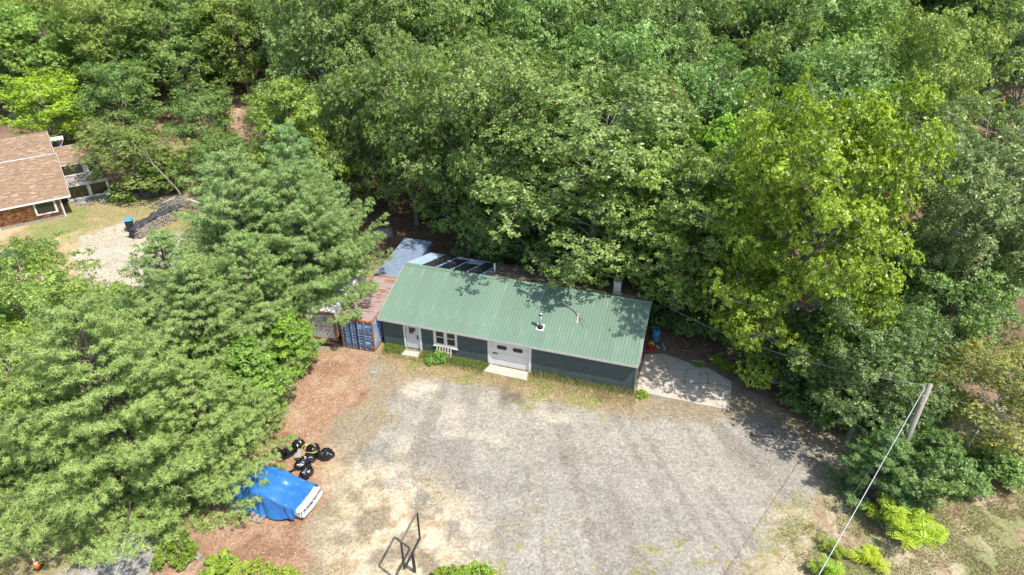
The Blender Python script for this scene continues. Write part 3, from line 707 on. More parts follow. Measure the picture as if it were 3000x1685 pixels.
# lettering on the right container door (faded, only partly readable) and yellow height marks on the side
def text(body, size, loc, rot, mat, parent, name='lettering', ext=0.002):
    cu = bpy.data.curves.new(name, 'FONT'); cu.body = body; cu.size = size; cu.extrude = ext; cu.materials.append(mat)
    o = bpy.data.objects.new(name, cu); C.objects.link(o)
    dg = bpy.context.evaluated_depsgraph_get(); dg.update()
    me = bpy.data.meshes.new_from_object(o.evaluated_get(dg)); bpy.data.objects.remove(o)
    me.name = name
    if not me.materials: me.materials.append(mat)
    q = link(name, me, parent, loc, rot); return q
text('NYKU   000271 1', 0.15, (1.36,-0.016,2.06), (R(90),0,0), M['white_mark'], c1)
text('22G1', 0.12, (1.40,-0.016,1.92), (R(90),0,0), M['white_mark'], c1)
for r_, (a, b) in enumerate(((1.28,'MAX. GR.   24000'),(1.09,'TARE   2210'))):
    text(b, 0.085, (1.72,-0.016,a), (R(90),0,0), M['white_mark'], c1)
MB().box(1.86,-0.014,0.70,2.16,-0.010,0.78).build('white_plate', M['white_mark'], c1)
text("8'6\"", 0.34, (2.468,0.20,2.08), (R(90),0,R(90)), M['yellow_paint'], c1)

# old box trailer left of the container
TY = -0.16
tr = empty('box_trailer', (-12.28, 39.35, 0), TY)
tag(tr, 'old weathered white box trailer with rusty rear frame beside the container', 'trailer')
TW, TL, TZ0, TZ1 = 2.35, 6.2, 0.78, 2.95
MB().box(-TW,0.10,TZ0,0,TL,TZ1-0.002).build('box_body', M['trailer'], tr, bevel=0.02)
MB().box(-TW+0.02,0.12,TZ1,-0.02,TL,TZ1+0.03).build('roof_skin', M['old_white'], tr)
MB().box(-0.12,-0.02,TZ0-0.12,0.02,0.099,TZ1).build('frame_post', M['rust_brown'], tr); MB().box(-TW-0.02,-0.02,TZ0-0.12,-TW+0.12,0.099,TZ1).build('frame_post', M['rust_brown'], tr)
MB().box(-TW-0.02,-0.04,TZ0-0.16,0.02,0.10,TZ0-0.01).build('frame_sill', M['rust_brown'], tr)
MB().box(-TW+0.12,-0.015,TZ1-0.14,-0.12,0.09,TZ1).build('frame_header', M['rust_brown'], tr)
sdoor = empty('rear_door'); sdoor.parent = tr
for k in range(6):
    z0 = TZ0+k*0.335; MB().box(-TW+0.125,0.03,z0,-0.125,0.08,z0+0.325).build('door_panel', M['trailer'], sdoor, bevel=0.008)
    for xx in (-0.72,-1.5): MB().box(xx,0.005,z0+0.28,xx+0.035,0.029,z0+0.40).build('panel_hinge', M['rubber'], sdoor)
MB().box(-TW+0.1,-0.10,0.38,-0.25,0.0,0.46).box(-1.0,-0.06,0.46,-0.9,0.02,0.65).box(-0.72,-0.06,0.46,-0.62,0.02,0.65).build('rear_bumper', M['rust_brown'], tr)
for xx in (-0.42,-1.95):
    MB().tube([(xx-0.12,1.4,0.45),(xx+0.12,1.4,0.45)],0.45,20).tube([(xx-0.12,2.5,0.45),(xx+0.12,2.5,0.45)],0.45,20).build('wheel', M['rubber'], tr)
MB().box(-1.7,0.2,0.5,-0.6,TL,0.65).build('chassis', M['rust_brown'], tr)

# ------------------------------------------------------------------ barrel, cans, blocks by the right end
def P2(lx, ly, z=0): x, y = bw(lx, ly); return (x, y, z)
bx = P2(18.62, 6.3, 0.0)
bar = empty('plastic_barrel', bx); tag(bar, 'blue plastic barrel with bright blue rim behind the right end of the shop', 'barrel')
MB().tube([(0,0,0),(0,0,0.05),(0,0,0.35),(0,0,0.6),(0,0,0.86),(0,0,0.9)],[0.27,0.29,0.31,0.31,0.29,0.27],20).build('barrel_body', M['blue_plastic'], bar, True)
MB().tube([(0,0,0.66),(0,0,0.70)],0.325,20).tube([(0,0,0.901),(0,0,0.94)],0.31,20,False).build('rim', M['lid_blue'], bar)
MB().box(-0.23,-0.05,0.905,-0.13,0.06,0.93).build('bung', M['old_white'], bar)
def can(name, loc, mat, label, s=1.0):
    c = empty(name, loc, random.uniform(0,1)); tag(c, label, 'fuel can')
    MB().box(-0.15*s,-0.11*s,0,0.15*s,0.11*s,0.30*s).build('can_body', mat, c, bevel=0.03)
    MB().tube([(-0.10*s,0,0.30*s),(-0.10*s,0,0.36*s),(0.05*s,0,0.37*s),(0.08*s,0,0.30*s)],0.018*s,6).build('handle', mat, c)
    MB().tube([(0.11*s,0.0,0.29*s),(0.12*s,0,0.36*s)],0.035*s,8).build('cap', M['rubber'], c)
can('fuel_can', P2(18.42,4.98), M['red_plastic'], 'red plastic fuel can on the ground beside the shop end wall', 1.25)
can('fuel_can', P2(18.40,5.42), M['yellow_plastic'], 'yellow plastic fuel can between the red can and the blue barrel', 1.2)
tag(MB().bar(P2(18.75,5.6,0.05),P2(19.0,5.3,0.05),0.12,0.05).build('wood_offcut', M['pallet']), 'short wooden offcut on the ground between fuel cans and barrel', 'wood piece')
tag(MB().bar(P2(19.15,5.9,0.09),P2(19.4,5.2,0.09),0.2,0.16).build('cinder_block', M['stone'], bevel=0.02), 'grey concrete block on the ground right of the blue barrel', 'concrete block')
tag(MB().tube([(12.7,37.95,0.05),(13.5,37.8,0.06)],0.03,6).build('white_pipe', M['old_white']), 'short white pipe on the litter behind the slab', 'pipe')

# ------------------------------------------------------------------ blue-tarped car
CFD = np.array([0.945, -0.326]); CFD = CFD/np.linalg.norm(CFD)
cyaw = math.atan2(CFD[1], CFD[0])
car = empty('covered_car', (-10.62, 24.92, 0.0), cyaw)      # local +x forwards, nose at x=0
tag(car, 'old white car with dual headlights and chrome bumper under a blue tarp', 'car')
def carz(s):   # body height along distance s behind the nose
    return float(np.interp(s, [0,0.05,0.9,1.35,2.0,3.1,3.75,4.6,5.2,5.3], [0.80,0.85,0.90,0.93,1.24,1.26,0.98,0.93,0.86,0.6]))
secs = [0.0,0.06,0.3,0.9,1.35,2.0,3.1,3.75,4.6,5.2,5.3]
vs = []; fs = []
for s_ in secs:
    zt = carz(s_); hw = 0.92-0.05*(s_ < 0.03)-0.06*(s_ > 5.25); top = hw*0.90 if zt < 1.1 else hw*0.70
    for (y_, z_) in ((-hw*0.95,0.28),(-hw,0.50),(-hw,0.72),(-top,zt-0.03 if zt<1.1 else zt-0.05),(-top*0.7,zt),(0,zt+0.015),(top*0.7,zt),(top,zt-0.03 if zt<1.1 else zt-0.05),(hw,0.72),(hw,0.50),(hw*0.95,0.28)):
        nose = -0.10*abs(y_)**1.5*(1 if s_ < 0.5 else 0)
        vs.append((-s_+nose+0.10, y_, z_))
n = 11
for i in range(len(secs)-1):
    for k in range(n): k2 = (k+1) % n; fs.append((i*n+k, i*n+k2, (i+1)*n+k2, (i+1)*n+k))
fs += [tuple(range(n))[::-1], tuple((len(secs)-1)*n+k for k in range(n))]
MB().add(vs, fs).build('body', M['car_white'], car, bevel=0.01)
def xn(y, o=0.0): return 0.10-0.10*abs(y)**1.5+o
for sgn in (-1, 1):
    ys = np.linspace(0.02, 0.90, 6)
    for i in range(5):
        ya, yb = ys[i]*sgn, ys[i+1]*sgn
        if sgn < 0: ya, yb = yb, ya
        # bumper blade
    m = MB(); pts = [(xn(y)+0.10, y) for y in ys*sgn]
    m.tube([(x, y, 0.46) for x, y in pts], 0.085, 8); 
    m.build('bumper', M['car_white'], car, True)
    MB().tube([(xn(y)+0.045, y, 0.60) for y in ys*sgn], 0.03, 6).build('chrome_strip', M['chrome'], car, True)
    MB().tube([(xn(y)+0.02, y, 0.80) for y in ys*sgn], 0.045, 8).build('hood_lip', M['car_white'], car, True)
    for yy in (0.50, 0.74):
        x_ = xn(yy); hl = MB().tube([(x_-0.02, yy*sgn, 0.70),(x_+0.035, yy*sgn, 0.70)],0.085,16).build('headlight', M['lamp'], car, True)
        MB().tube([(x_+0.0, yy*sgn, 0.70),(x_+0.03, yy*sgn, 0.70)],[0.10,0.10],16,False).build('bezel', M['chrome'], hl, True)
    MB().box(xn(0.88)-0.12, 0.915*sgn-0.012, 0.60, xn(0.88)-0.02, 0.915*sgn+0.012, 0.74).build('side_marker', M['amber'], car)
ys_ = np.linspace(-0.86, 0.86, 13); gp = MB()
gp.add([(xn(y)+0.022, y, z_) for z_ in (0.55, 0.765) for y in ys_], [(i, i+1, 14+i, 13+i) for i in range(12)]).build('grille_panel', M['rubber'], car)
for k in range(4): MB().box(0.085,-0.36,0.655+k*0.028,0.115,0.36,0.665+k*0.028).build('grille_bar', M['chrome'], car)
MB().box(0.19,-0.28,0.41,0.21,0.28,0.53).build('number_plate', M['old_white'], car)
MB().box(0.06,-0.045,0.635,0.125,0.045,0.79).build('grille_badge', M['chrome'], car)
for x_ in (-0.95,-4.2):
    for y_ in (-0.78,0.78): MB().tube([(x_,y_-0.1,0.31),(x_,y_+0.1,0.31)],0.31,18).build('wheel', M['rubber'], car)
# tarp draped over it
NS, NT = 90, 70
S_ = np.linspace(0.22, 5.65, NS); T_ = np.linspace(-1.0, 1.0, NT)
vs = []
for i, s_ in enumerate(S_):
    zt = float(np.mean([carz(min(max(s_+o_,0.1), 5.2)) for o_ in (-.35,-.2,0,.2,.35)]))+0.10
    if s_ > 5.2: zt = max(0.05, zt-(s_-5.2)*2.0)
    # cabin bulge smoothed
    for j, t_ in enumerate(T_):
        a = abs(t_); hw = 0.90
        if a < 0.62: y_ = t_/0.62*hw*1.04; z_ = zt - 0.05*(a/0.62)**4
        else:
            q = (a-0.62)/0.38
            low = 0.03 if t_ < 0 else 0.08
            flare = (0.30 if t_ < 0 else 0.10)*q*q*min(1, (s_-0.2)/1.2)
            y_ = math.copysign(hw*1.04+0.05*math.sin(min(q*3,1)*1.57)+flare, t_)
            zt2 = zt-0.05
            z_ = zt2-(zt2-low)*min(1.0, q**0.85*(0.62+0.38*min(1,(s_-0.1)/1.6)) )
        fold = 0.0
        if a > 0.55:
            q = min(1,(a-0.55)/0.3); fold = 0.11*q*abs(math.sin(s_*5.2+2*math.sin(s_*2.1)+a*7))*(0.6+0.4*math.sin(s_*3.3+1))
        y_ += math.copysign(fold, t_)
        z_ += 0.010*math.sin(s_*7+t_*9)+0.016*math.sin(s_*3.1-t_*14+math.sin(s_*5))
        if a < 0.62 and 1.2 < s_ < 2.1: z_ -= 0.05*math.exp(-((s_-1.5)/0.25)**2)*(1-(a/0.62)**2)
        x_ = 0.10-s_-0.08*abs(y_)**1.5*(1 if s_ < 0.9 else 0)
        z_ = max(z_, 0.02)
        vs.append((x_, y_, z_))
F = [(i*NT+j, (i+1)*NT+j, (i+1)*NT+j+1, i*NT+j+1) for i in range(NS-1) for j in range(NT-1)]
tarp = link('blue_tarp', npmesh('blue_tarp', np.array(vs), np.array(F), M['tarp'], smooth=True), None, (-10.62, 24.92, 0.012), (0, 0, cyaw))
tag(tarp, 'bright blue tarp draped over the old white car', 'tarp')
sd = tarp.modifiers.new('thick', 'SOLIDIFY'); sd.thickness = 0.012; sd.offset = 1

# ------------------------------------------------------------------ rubbish bags and bits
def bag(loc, sx, sy, sz, rz_, seed, label, neck=True):
    r = np.random.default_rng(seed); n, m_ = 26, 18
    th = np.linspace(0, 2*np.pi, n, endpoint=False); ph = np.linspace(0.0, np.pi, m_)
    T, Ph = np.meshgrid(th, ph)
    k = 1+0.16*np.sin(3*T+r.random()*6)*np.sin(2*Ph)+0.07*np.sin(7*T+4*Ph+r.random()*6)+0.05*np.sin(11*T-6*Ph)+0.05*r.standard_normal(T.shape)*0.6
    x = np.sin(Ph)*np.cos(T)*k*sx; y = np.sin(Ph)*np.sin(T)*k*sy; z = np.cos(Ph)*k*sz
    z = np.maximum(z, -sz*0.72)+sz*0.72
    V = np.stack([x.ravel(), y.ravel(), z.ravel()], 1); F = []
    for i in range(m_-1):
        for j in range(n): F.append((i*n+j, (i+1)*n+j, (i+1)*n+(j+1) % n, i*n+(j+1) % n))
    o = link('rubbish_bag', npmesh('rubbish_bag', V, np.array(F), M['bag'], smooth=True), None, loc, (random.uniform(-.2,.2), random.uniform(-.2,.2), rz_))
    tag(o, label, 'rubbish bag', 'black rubbish bags near the tarped car')
    if neck:
        q = MB(); 
        for a in range(9):
            t0 = a*0.7; q.add([(0.02*math.cos(t0),0.02*math.sin(t0),0),(0.02*math.cos(t0+.6),0.02*math.sin(t0+.6),0),(0.13*math.cos(t0+.2),0.13*math.sin(t0+.2),0.10+0.06*(a%3)),(0.11*math.cos(t0-.2),0.11*math.sin(t0-.2),0.09)], [(0,1,2,3)])
        nk = q.build('tied_neck', M['bag'], o); nk.location = (sx*0.1, sy*0.25, sz*1.66)
bag((-13.72,29.05,0), .27,.25,.22, .4, 1, 'small black rubbish bag at the left, apart from the others')
bag((-12.98,28.85,0), .40,.36,.30, 1.2, 2, 'black rubbish bag left of the upright grey board')
bag((-12.52,29.35,0), .36,.40,.36, .2, 3, 'rearmost black rubbish bag, standing with its neck up')
bag((-11.55,29.05,0), .36,.38,.34, 2.2, 4, 'black rubbish bag under the loops of yellow rope')
bag((-11.62,28.35,0), .48,.36,.33, .6, 5, 'large black rubbish bag in front of the roped one')
bag((-10.72,28.75,0), .52,.36,.32, 0, 6, 'barrel-shaped black rubbish bag at the right end of the pile', False)
bag((-12.00,27.98,0), .36,.34,.26, .8, 7, 'flattened black rubbish bag right of the dark metal bar')
bag((-11.48,27.30,0), .34,.44,.34, -.3, 8, 'pointed black rubbish bag nearest to the tarped car')
bag((-13.35,26.95,0), .34,.34,.24, .3, 9, 'black rubbish bag half hidden behind the tarped car')
tag(MB().hexa([(-12.42,28.35,0.30),(-12.12,28.35,0.30),(-12.05,28.95,0.42),(-12.35,28.95,0.42),(-12.42,28.35,0.33),(-12.12,28.35,0.33),(-12.05,28.95,0.45),(-12.35,28.95,0.45)]).build('grey_board', M['wood_grey']), 'grey weathered board lying among the black rubbish bags', 'board')
tag(MB().bar((-13.4,26.75,0.08),(-12.0,27.75,0.25),0.07,0.07).build('metal_bar', M['black_metal']), 'dark metal bar running from the tarped car to the rubbish bags', 'metal bar')
rp = []
for t_ in np.linspace(0, 1, 70):
    a = t_*11
    rp.append((-11.72+0.42*math.cos(a)*(1-t_*0.3)+0.5*t_**2*1.3, 28.85+0.30*math.sin(a)*(1-t_*0.3)-0.75*t_**2, 0.68-0.62*t_**3+0.02*math.sin(a*3)))
rp += [(-10.95,27.98,0.05),(-10.6,27.95,0.03),(-10.35,28.1,0.03),(-10.22,27.95,0.03),(-10.35,27.75,0.03),(-10.55,27.72,0.03)]
tag(MB().tube(rp, 0.012, 5).build('yellow_rope', M['rope'], None, True), 'bright yellow rope looped over the black rubbish bags', 'rope')

# ------------------------------------------------------------------ bare steel sign frame
sf = empty('sign_frame', (-4.647, 21.09, 0)); tag(sf, 'bare black steel square sign frame on a post at the lot edge', 'sign frame')
A = (0.264,0.853,3.383); Bq = (-0.264,-0.856,3.383); Cc = (0.264,0.853,1.471); Dd = (-0.264,-0.856,1.471)
wv = 0.085
MB().bar(A, Bq, wv, wv).build('top_rail', M['brown_metal'], sf)
MB().bar((A[0],A[1],A[2]-0.045), (Cc[0],Cc[1],Cc[2]+0.045), wv, wv, (1,0,0)).build('side_rail', M['black_metal'], sf)
MB().bar((Bq[0],Bq[1],Bq[2]-0.045), (Dd[0],Dd[1],Dd[2]+0.045), wv, wv, (1,0,0)).build('side_rail', M['black_metal'], sf)
MB().bar(Cc, Dd, wv, wv).build('bottom_rail', M['black_metal'], sf)
MB().bar((0.02,0.05,-0.1),(0.0,0.0,1.426), 0.13, 0.13, (1,0,0)).build('post', M['black_metal'], sf)

# ------------------------------------------------------------------ utility pole and wires
up = empty('utility_pole', (20.75, 26.2, 0)); tag(up, 'weathered grey wooden utility pole among the trees at right', 'utility pole')
MB().tube([(0,0,-0.2),(0.02,0,3),(0.05,0.0,7.7)],[0.155,0.135,0.11],14).build('pole_shaft', M['pole'], up, True)
MB().box(-0.20,-0.05,7.25,-0.14,0.05,7.45).tube([(-0.26,0,7.0),(-0.14,0,7.0)],0.05,8).tube([(-0.16,0.0,7.55),(-0.34,0.0,7.55)],0.015,6).tube([(-0.30,0,7.56),(-0.30,0,7.70)],0.045,8).bar((-0.19,-0.17,6.6),(-0.19,-0.17,7.15),0.10,0.10).build('pole_bracket', M['galv'], up)
MB().tube([(-0.18,-0.03,7.3),(-0.20,-0.04,5.5),(-0.17,-0.03,1.0)],0.02,6).build('pole_conduit', M['wire_dark'], up)
def wire(a, b, sag, r_, mat, name, label, twist=False):
    pts = []; a = Vector(a); b = Vector(b)
    for t_ in np.linspace(0, 1, 30): p = a.lerp(b, t_); p.z -= sag*4*t_*(1-t_); pts.append(p)
    tag(MB().tube(pts, r_, 6).build(name, mat, None, True), label, 'cable')
wire((20.55,26.17,7.5),(3.4,6.84,7.1),0.25,0.014,M['wire'],'overhead_cable','thick pale overhead cable running from the pole towards the viewer')
wire((20.62,26.25,7.62),(*bw(18.1,6.6),3.3),1.0,0.009,M['wire'],'service_wire','thin twisted service wire from the pole to the shop end wall')
wire((20.6,26.22,6.9),(17.2,24.2,0.3),0.05,0.010,M['wire_dark'],'guy_wire','thin dark guy wire slanting down left of the pole')

# ------------------------------------------------------------------ neighbour house
HY = R(34); hu = np.array([math.cos(HY), math.sin(HY)]); hv = np.array([-hu[1], hu[0]])
hx, hy = -43.6, 60.6
house = empty('neighbour_house', (hx, hy, 0), HY)
tag(house, 'brown shingle roofed cottage with cedar walls and white trimmed windows', 'house')
def shingles(name, origin, ax, up, nrm, W_, Ht, cols, sw, sh, parent, mat, jit=0.15):
    """courses of individually coloured, slightly proud shingles"""
    o = np.array(origin, float); ax = np.array(ax, float); up = np.array(up, float); nrm = np.array(nrm, float)
    V = []; F = []; Cc_ = []; n = 0; rows = int(Ht/sh)
    for r_ in range(rows):
        x = -random.random()*sw
        while x < W_:
            w_ = sw*random.uniform(1-jit*2, 1+jit*2); x0 = max(0, x); x1 = min(W_, x+w_-0.008)
            if x1 > x0+0.02:
                b = o+up*(r_*sh); l0 = 0.028+0.006*random.random(); l1 = 0.004
                q = [b+ax*x0+nrm*l0, b+ax*x1+nrm*l0, b+ax*x1+up*(sh*1.02)+nrm*l1, b+ax*x0+up*(sh*1.02)+nrm*l1, b+ax*x0, b+ax*x1]
                V += q; F += [(n, n+1, n+2, n+3), (n+4, n+5, n+1, n)]; n += 6
                c_ = np.array(cols[random.randrange(len(cols))])*random.uniform(0.85, 1.15); Cc_ += [c_, c_]
            x += w_
    me = npmesh(name, np.array(V), np.array(F), mat, col=np.array(Cc_))
    return tag(link(name, me, parent), kind='stuff')
HE = 2.15; k1 = 0.40
RB = [(0.245,0.165,0.108),(0.265,0.180,0.12),(0.235,0.158,0.104),(0.27,0.185,0.124),(0.255,0.172,0.115),(0.35,0.26,0.185),(0.275,0.19,0.13),(0.25,0.168,0.11)]
CD = [(0.33,0.155,0.065),(0.40,0.20,0.09),(0.24,0.115,0.055),(0.13,0.075,0.05),(0.30,0.14,0.06),(0.20,0.10,0.055)]
def roofplane(nm, x0, x1, y0, z0, y1, z1, par=house):
    d = np.array([0, y1-y0, z1-z0]); Ln = np.linalg.norm(d); d = d/Ln; nr = np.array([0, -d[2], d[1]])
    if nr[2] < 0: nr = -nr
    MB().hexa([(x0,y0,z0-0.12),(x1,y0,z0-0.12),(x1,y1,z1-0.12),(x0,y1,z1-0.12),(x0,y0,z0-0.002),(x1,y0,z0-0.002),(x1,y1,z1-0.002),(x0,y1,z1-0.002)]).build(nm+'_deck', M['old_white'], par)
    shingles(nm, (x0, y0, z0), (1,0,0), d, nr, x1-x0, Ln, RB, 0.42, 0.145, par, M['shingle'])
yb1 = -0.35+6.0; zb1 = HE+k1*6.0; yb2 = yb1+3.1; zb2 = zb1+0.46*3.1
roofplane('lower_roof', -14, 0.95, -0.35, HE, yb1, zb1)
roofplane('upper_roof', -14, 0.80, yb1-0.05, zb1+0.06, yb2, zb2)
MB().hexa([(-14,yb2+0.01,zb2-0.12),(0.8,yb2+0.01,zb2-0.12),(0.8,yb2+7,zb2-3.2),(-14,yb2+7,zb2-3.2),(-14,yb2+0.01,zb2),(0.8,yb2+0.01,zb2),(0.8,yb2+7,zb2-3.08),(-14,yb2+7,zb2-3.08)]).build('rear_roof_deck', M['wood_grey'], house)
MB().box(-14,yb2-0.1,zb2-0.02,0.8,yb2+0.1,zb2+0.05).build('ridge_cap', noise_mat('ridge_shingle',(0.2,0.12,0.08),(0.26,0.16,0.11),5,0.9), house)
MB().box(-14,-0.39,HE-0.16,0.97,-0.352,HE-0.005).build('eave_board', M['white'], house)
MB().hexa([(0.952,-0.35,HE-0.17),(0.985,-0.35,HE-0.17),(0.985,yb1,zb1-0.17),(0.952,yb1,zb1-0.17),(0.952,-0.35,HE+0.03),(0.985,-0.35,HE+0.03),(0.985,yb1,zb1+0.03),(0.952,yb1,zb1+0.03)]).build('rake_board', M['fascia'], house)
MB().hexa([(0.802,yb1,zb1-0.10),(0.835,yb1,zb1-0.10),(0.835,yb2,zb2-0.17),(0.802,yb2,zb2-0.17),(0.802,yb1,zb1+0.09),(0.835,yb1,zb1+0.09),(0.835,yb2,zb2+0.03),(0.802,yb2,zb2+0.03)]).build('rake_board', M['fascia'], house)
MB().box(-14,0,0,0,0.15,HE-0.12).build('front_wall', M['wood_grey'], house)
prof = [(0.151,0),(yb2+6.5,0),(yb2+6.5,zb2-3.1),(yb2,zb2-0.13),(yb1,zb1-0.13),(0.151,HE-0.02)]
MB().add([(0,y,z) for y,z in prof]+[(-0.15,y,z) for y,z in prof], [tuple(range(6)), tuple(range(11,5,-1))]+[(i,6+i,6+(i+1)%6,(i+1)%6) for i in range(6)]).build('end_wall', M['wood_grey'], house)
shingles('cedar_shingle', (-14,-0.002,0.28), (1,0,0), (0,0,1), (0,-1,0), 13.9, 1.75, CD, 0.26, 0.13, house, M['cedar'])
shingles('cedar_shingle', (0.002,0.0,0.28), (0,1,0), (0,0,1), (1,0,0), 3.6, 2.2, CD, 0.26, 0.13, house, M['cedar'])
MB().box(-14,-0.06,0.0,0.05,-0.003,0.27).build('sill_board', M['wood_grey'], house)
MB().box(-0.06,-0.07,0.0,0.08,-0.04,HE-0.15).build('corner_board', M['old_white'], house)
MB().box(-5.5,-0.08,0.0,-5.35,-0.04,HE-0.15).build('corner_board', M['old_white'], house)
hw_ = MB().box(-2.25,-0.09,0.66,-0.42,-0.036,0.80).box(-2.25,-0.09,1.82,-0.42,-0.036,1.93).box(-2.25,-0.09,0.801,-2.10,-0.036,1.819).box(-0.60,-0.09,0.801,-0.42,-0.036,1.819).build('window', M['old_white'], house)
MB().box(-2.10,-0.06,0.80,-0.60,-0.045,1.82).build('pane', M['glass'], hw_)
# chimney
MB().box(-6.3,yb2-0.2,zb2-0.3,-5.4,yb2+0.4,zb2+0.55).build('chimney', M['old_white'], house); MB().box(-6.1,yb2-0.05,zb2+0.551,-5.6,yb2+0.25,zb2+0.6).build('chimney_flue', M['rust'], house)
# side awning
MB().box(0.85,yb2-1.2,zb2-0.75,2.0,yb2-0.1,zb2-0.68).build('awning_top', M['old_white'], house)
for yy in (yb2-1.18, yb2-0.12): MB().bar((1.95,yy,zb2-0.76),(0.9,yy,zb2-2.4),0.05,0.05).build('awning_strut', M['old_white'], house)
# sun room on the right side
AX0, AX1 = 0.2, 4.4
MB().box(AX0,4.3,0.0,AX1,4.45,3.75).build('annex_wall', M['old_white'], house)
roofplane('annex_roof', AX0, AX1, 4.0, 3.72, 6.9, 4.75)
MB().box(AX1-0.15,4.451,0,AX1,8.2,3.6).build('annex_wall', M['wood_grey'], house)
an = MB().box(0.45,4.22,2.55,0.85,4.299,3.55).box(2.75,4.22,2.55,3.25,4.299,3.55).box(0.45,4.22,3.551,3.25,4.299,3.68).box(0.45,4.20,2.40,4.35,4.299,2.549).build('window', M['old_white'], house)
MB().box(0.851,4.25,2.55,2.749,4.27,3.55).build('pane', M['glass'], an)
MB().box(3.251,4.25,2.55,4.2,4.27,3.55).build('pane', M['glass'], an)
MB().hexa([(AX0,3.0,1.98),(AX1+.3,3.0,1.98),(AX1+.3,4.19,2.26),(AX0,4.19,2.26),(AX0,3.0,2.06),(AX1+.3,3.0,2.06),(AX1+.3,4.19,2.34),(AX0,4.19,2.34)]).build('lean_to_roof', M['wood_grey'], house)
MB().box(AX0,2.94,1.74,AX1+.3,2.999,2.04).build('lean_to_board', M['old_white'], house)
lw_ = MB().box(0.6,3.05,0.30,4.5,3.12,0.48).box(0.6,3.05,1.66,4.5,3.12,1.80).box(0.6,3.05,0.481,0.78,3.12,1.659).box(2.55,3.05,0.481,2.85,3.12,1.659).box(4.3,3.05,0.481,4.5,3.12,1.659).build('window', M['old_white'], house)
MB().box(0.781,3.07,0.481,2.549,3.09,1.659).build('pane', M['glass'], lw_); MB().box(2.851,3.07,0.481,4.299,3.09,1.659).build('pane', M['glass'], lw_)
MB().box(0.4,3.0,0,4.6,3.13,0.299).build('foundation', M['stone'], house)
def rock(name, loc, s, seed, mat='stone'):
    r = np.random.default_rng(seed); n, m_ = 12, 8
    th = np.linspace(0, 2*np.pi, n, endpoint=False); ph = np.linspace(0.0, np.pi, m_); T, Ph = np.meshgrid(th, ph)
    k = 1+0.15*r.standard_normal(T.shape); k[0] = 1; k[-1] = 1
    V = np.stack([(np.sin(Ph)*np.cos(T)*k*s[0]).ravel(), (np.sin(Ph)*np.sin(T)*k*s[1]).ravel(), (np.cos(Ph)*k*s[2]).ravel()+s[2]*0.6], 1)
    F = [(i*n+j, (i+1)*n+j, (i+1)*n+(j+1) % n, i*n+(j+1) % n) for i in range(m_-1) for j in range(n)]
    return link(name, npmesh(name, V, np.array(F), M[mat], smooth=False), None, loc)
# rubble below the sun room
rb = MB()
for k in range(150):
    t_ = random.random(); px = 1.0+t_*7.5; py = 2.4-t_*1.6+random.uniform(-0.5,0.5); p = np.array([hx,hy])+hu*px+hv*py; s_ = random.uniform(0.06,0.22)
    rb.add([(p[0]+s_*random.uniform(.6,1)*math.cos(a), p[1]+s_*random.uniform(.6,1)*math.sin(a), z_) for z_ in (0,s_) for a in (0.3,1.8,3.4,4.9)], [(0,1,2,3),(4,5,6,7),(0,1,5,4),(1,2,6,5),(2,3,7,6),(3,0,4,7)])
tag(rb.build('stone_rubble', M['stone']), 'strip of grey stone rubble along the sun room foundation', 'rubble', kind='stuff')

# bin, woodpile, junk pile, parked car
hb = empty('wheelie_bin', (-35.75, 57.6, 0), R(20)); tag(hb, 'dark wheelie bin with bright blue lid beside the woodpile', 'bin')
MB().hexa([(-0.26,-0.28,0.05),(0.26,-0.28,0.05),(0.26,0.28,0.05),(-0.26,0.28,0.05),(-0.33,-0.36,1.15),(0.33,-0.36,1.15),(0.33,0.36,1.15),(-0.33,0.36,1.15)]).build('bin_body', M['dark_plastic'], hb)
MB().hexa([(-0.36,-0.40,1.151),(0.36,-0.40,1.151),(0.36,0.40,1.151),(-0.36,0.40,1.151),(-0.30,-0.34,1.24),(0.30,-0.34,1.24),(0.30,0.34,1.24),(-0.30,0.34,1.24)]).build('lid', M['lid_blue'], hb)
MB().tube([(-0.28,0.33,0.13),(0.28,0.33,0.13)],0.13,10).build('wheel', M['rubber'], hb)
wp = empty('woodpile', (0,0,0)); tag(wp, 'curved stack of split firewood beyond the gravel drive', 'woodpile')
path = [(-34.6,56.1),(-34.2,57.6),(-33.5,59.2),(-32.6,60.4)]
lg = MB(); rr_ = random.Random(5)
for i in range(len(path)-1):
    a = np.array(path[i]); b = np.array(path[i+1]); d = (b-a)/np.linalg.norm(b-a); nn = np.array([d[1], -d[0]])
    for k in range(int(np.linalg.norm(b-a)/0.17)):
        for r_ in range(6):
            for q in range(2):
                c_ = a+d*(k*0.17+rr_.uniform(-.04,.04))+nn*(q*0.42+rr_.uniform(-.05,.05)); z_ = 0.09+r_*0.17
                s_ = rr_.uniform(0.06,0.095)
                lg.tube([(c_[0]-nn[0]*0.2, c_[1]-nn[1]*0.2, z_), (c_[0]+nn[0]*0.2, c_[1]+nn[1]*0.2, z_+rr_.uniform(-.02,.03))], s_, 5)
tag(lg.build('firewood_log', noise_mat('split_firewood',(0.22,0.18,0.14),(0.48,0.43,0.37),3,0.9), wp), kind='stuff')
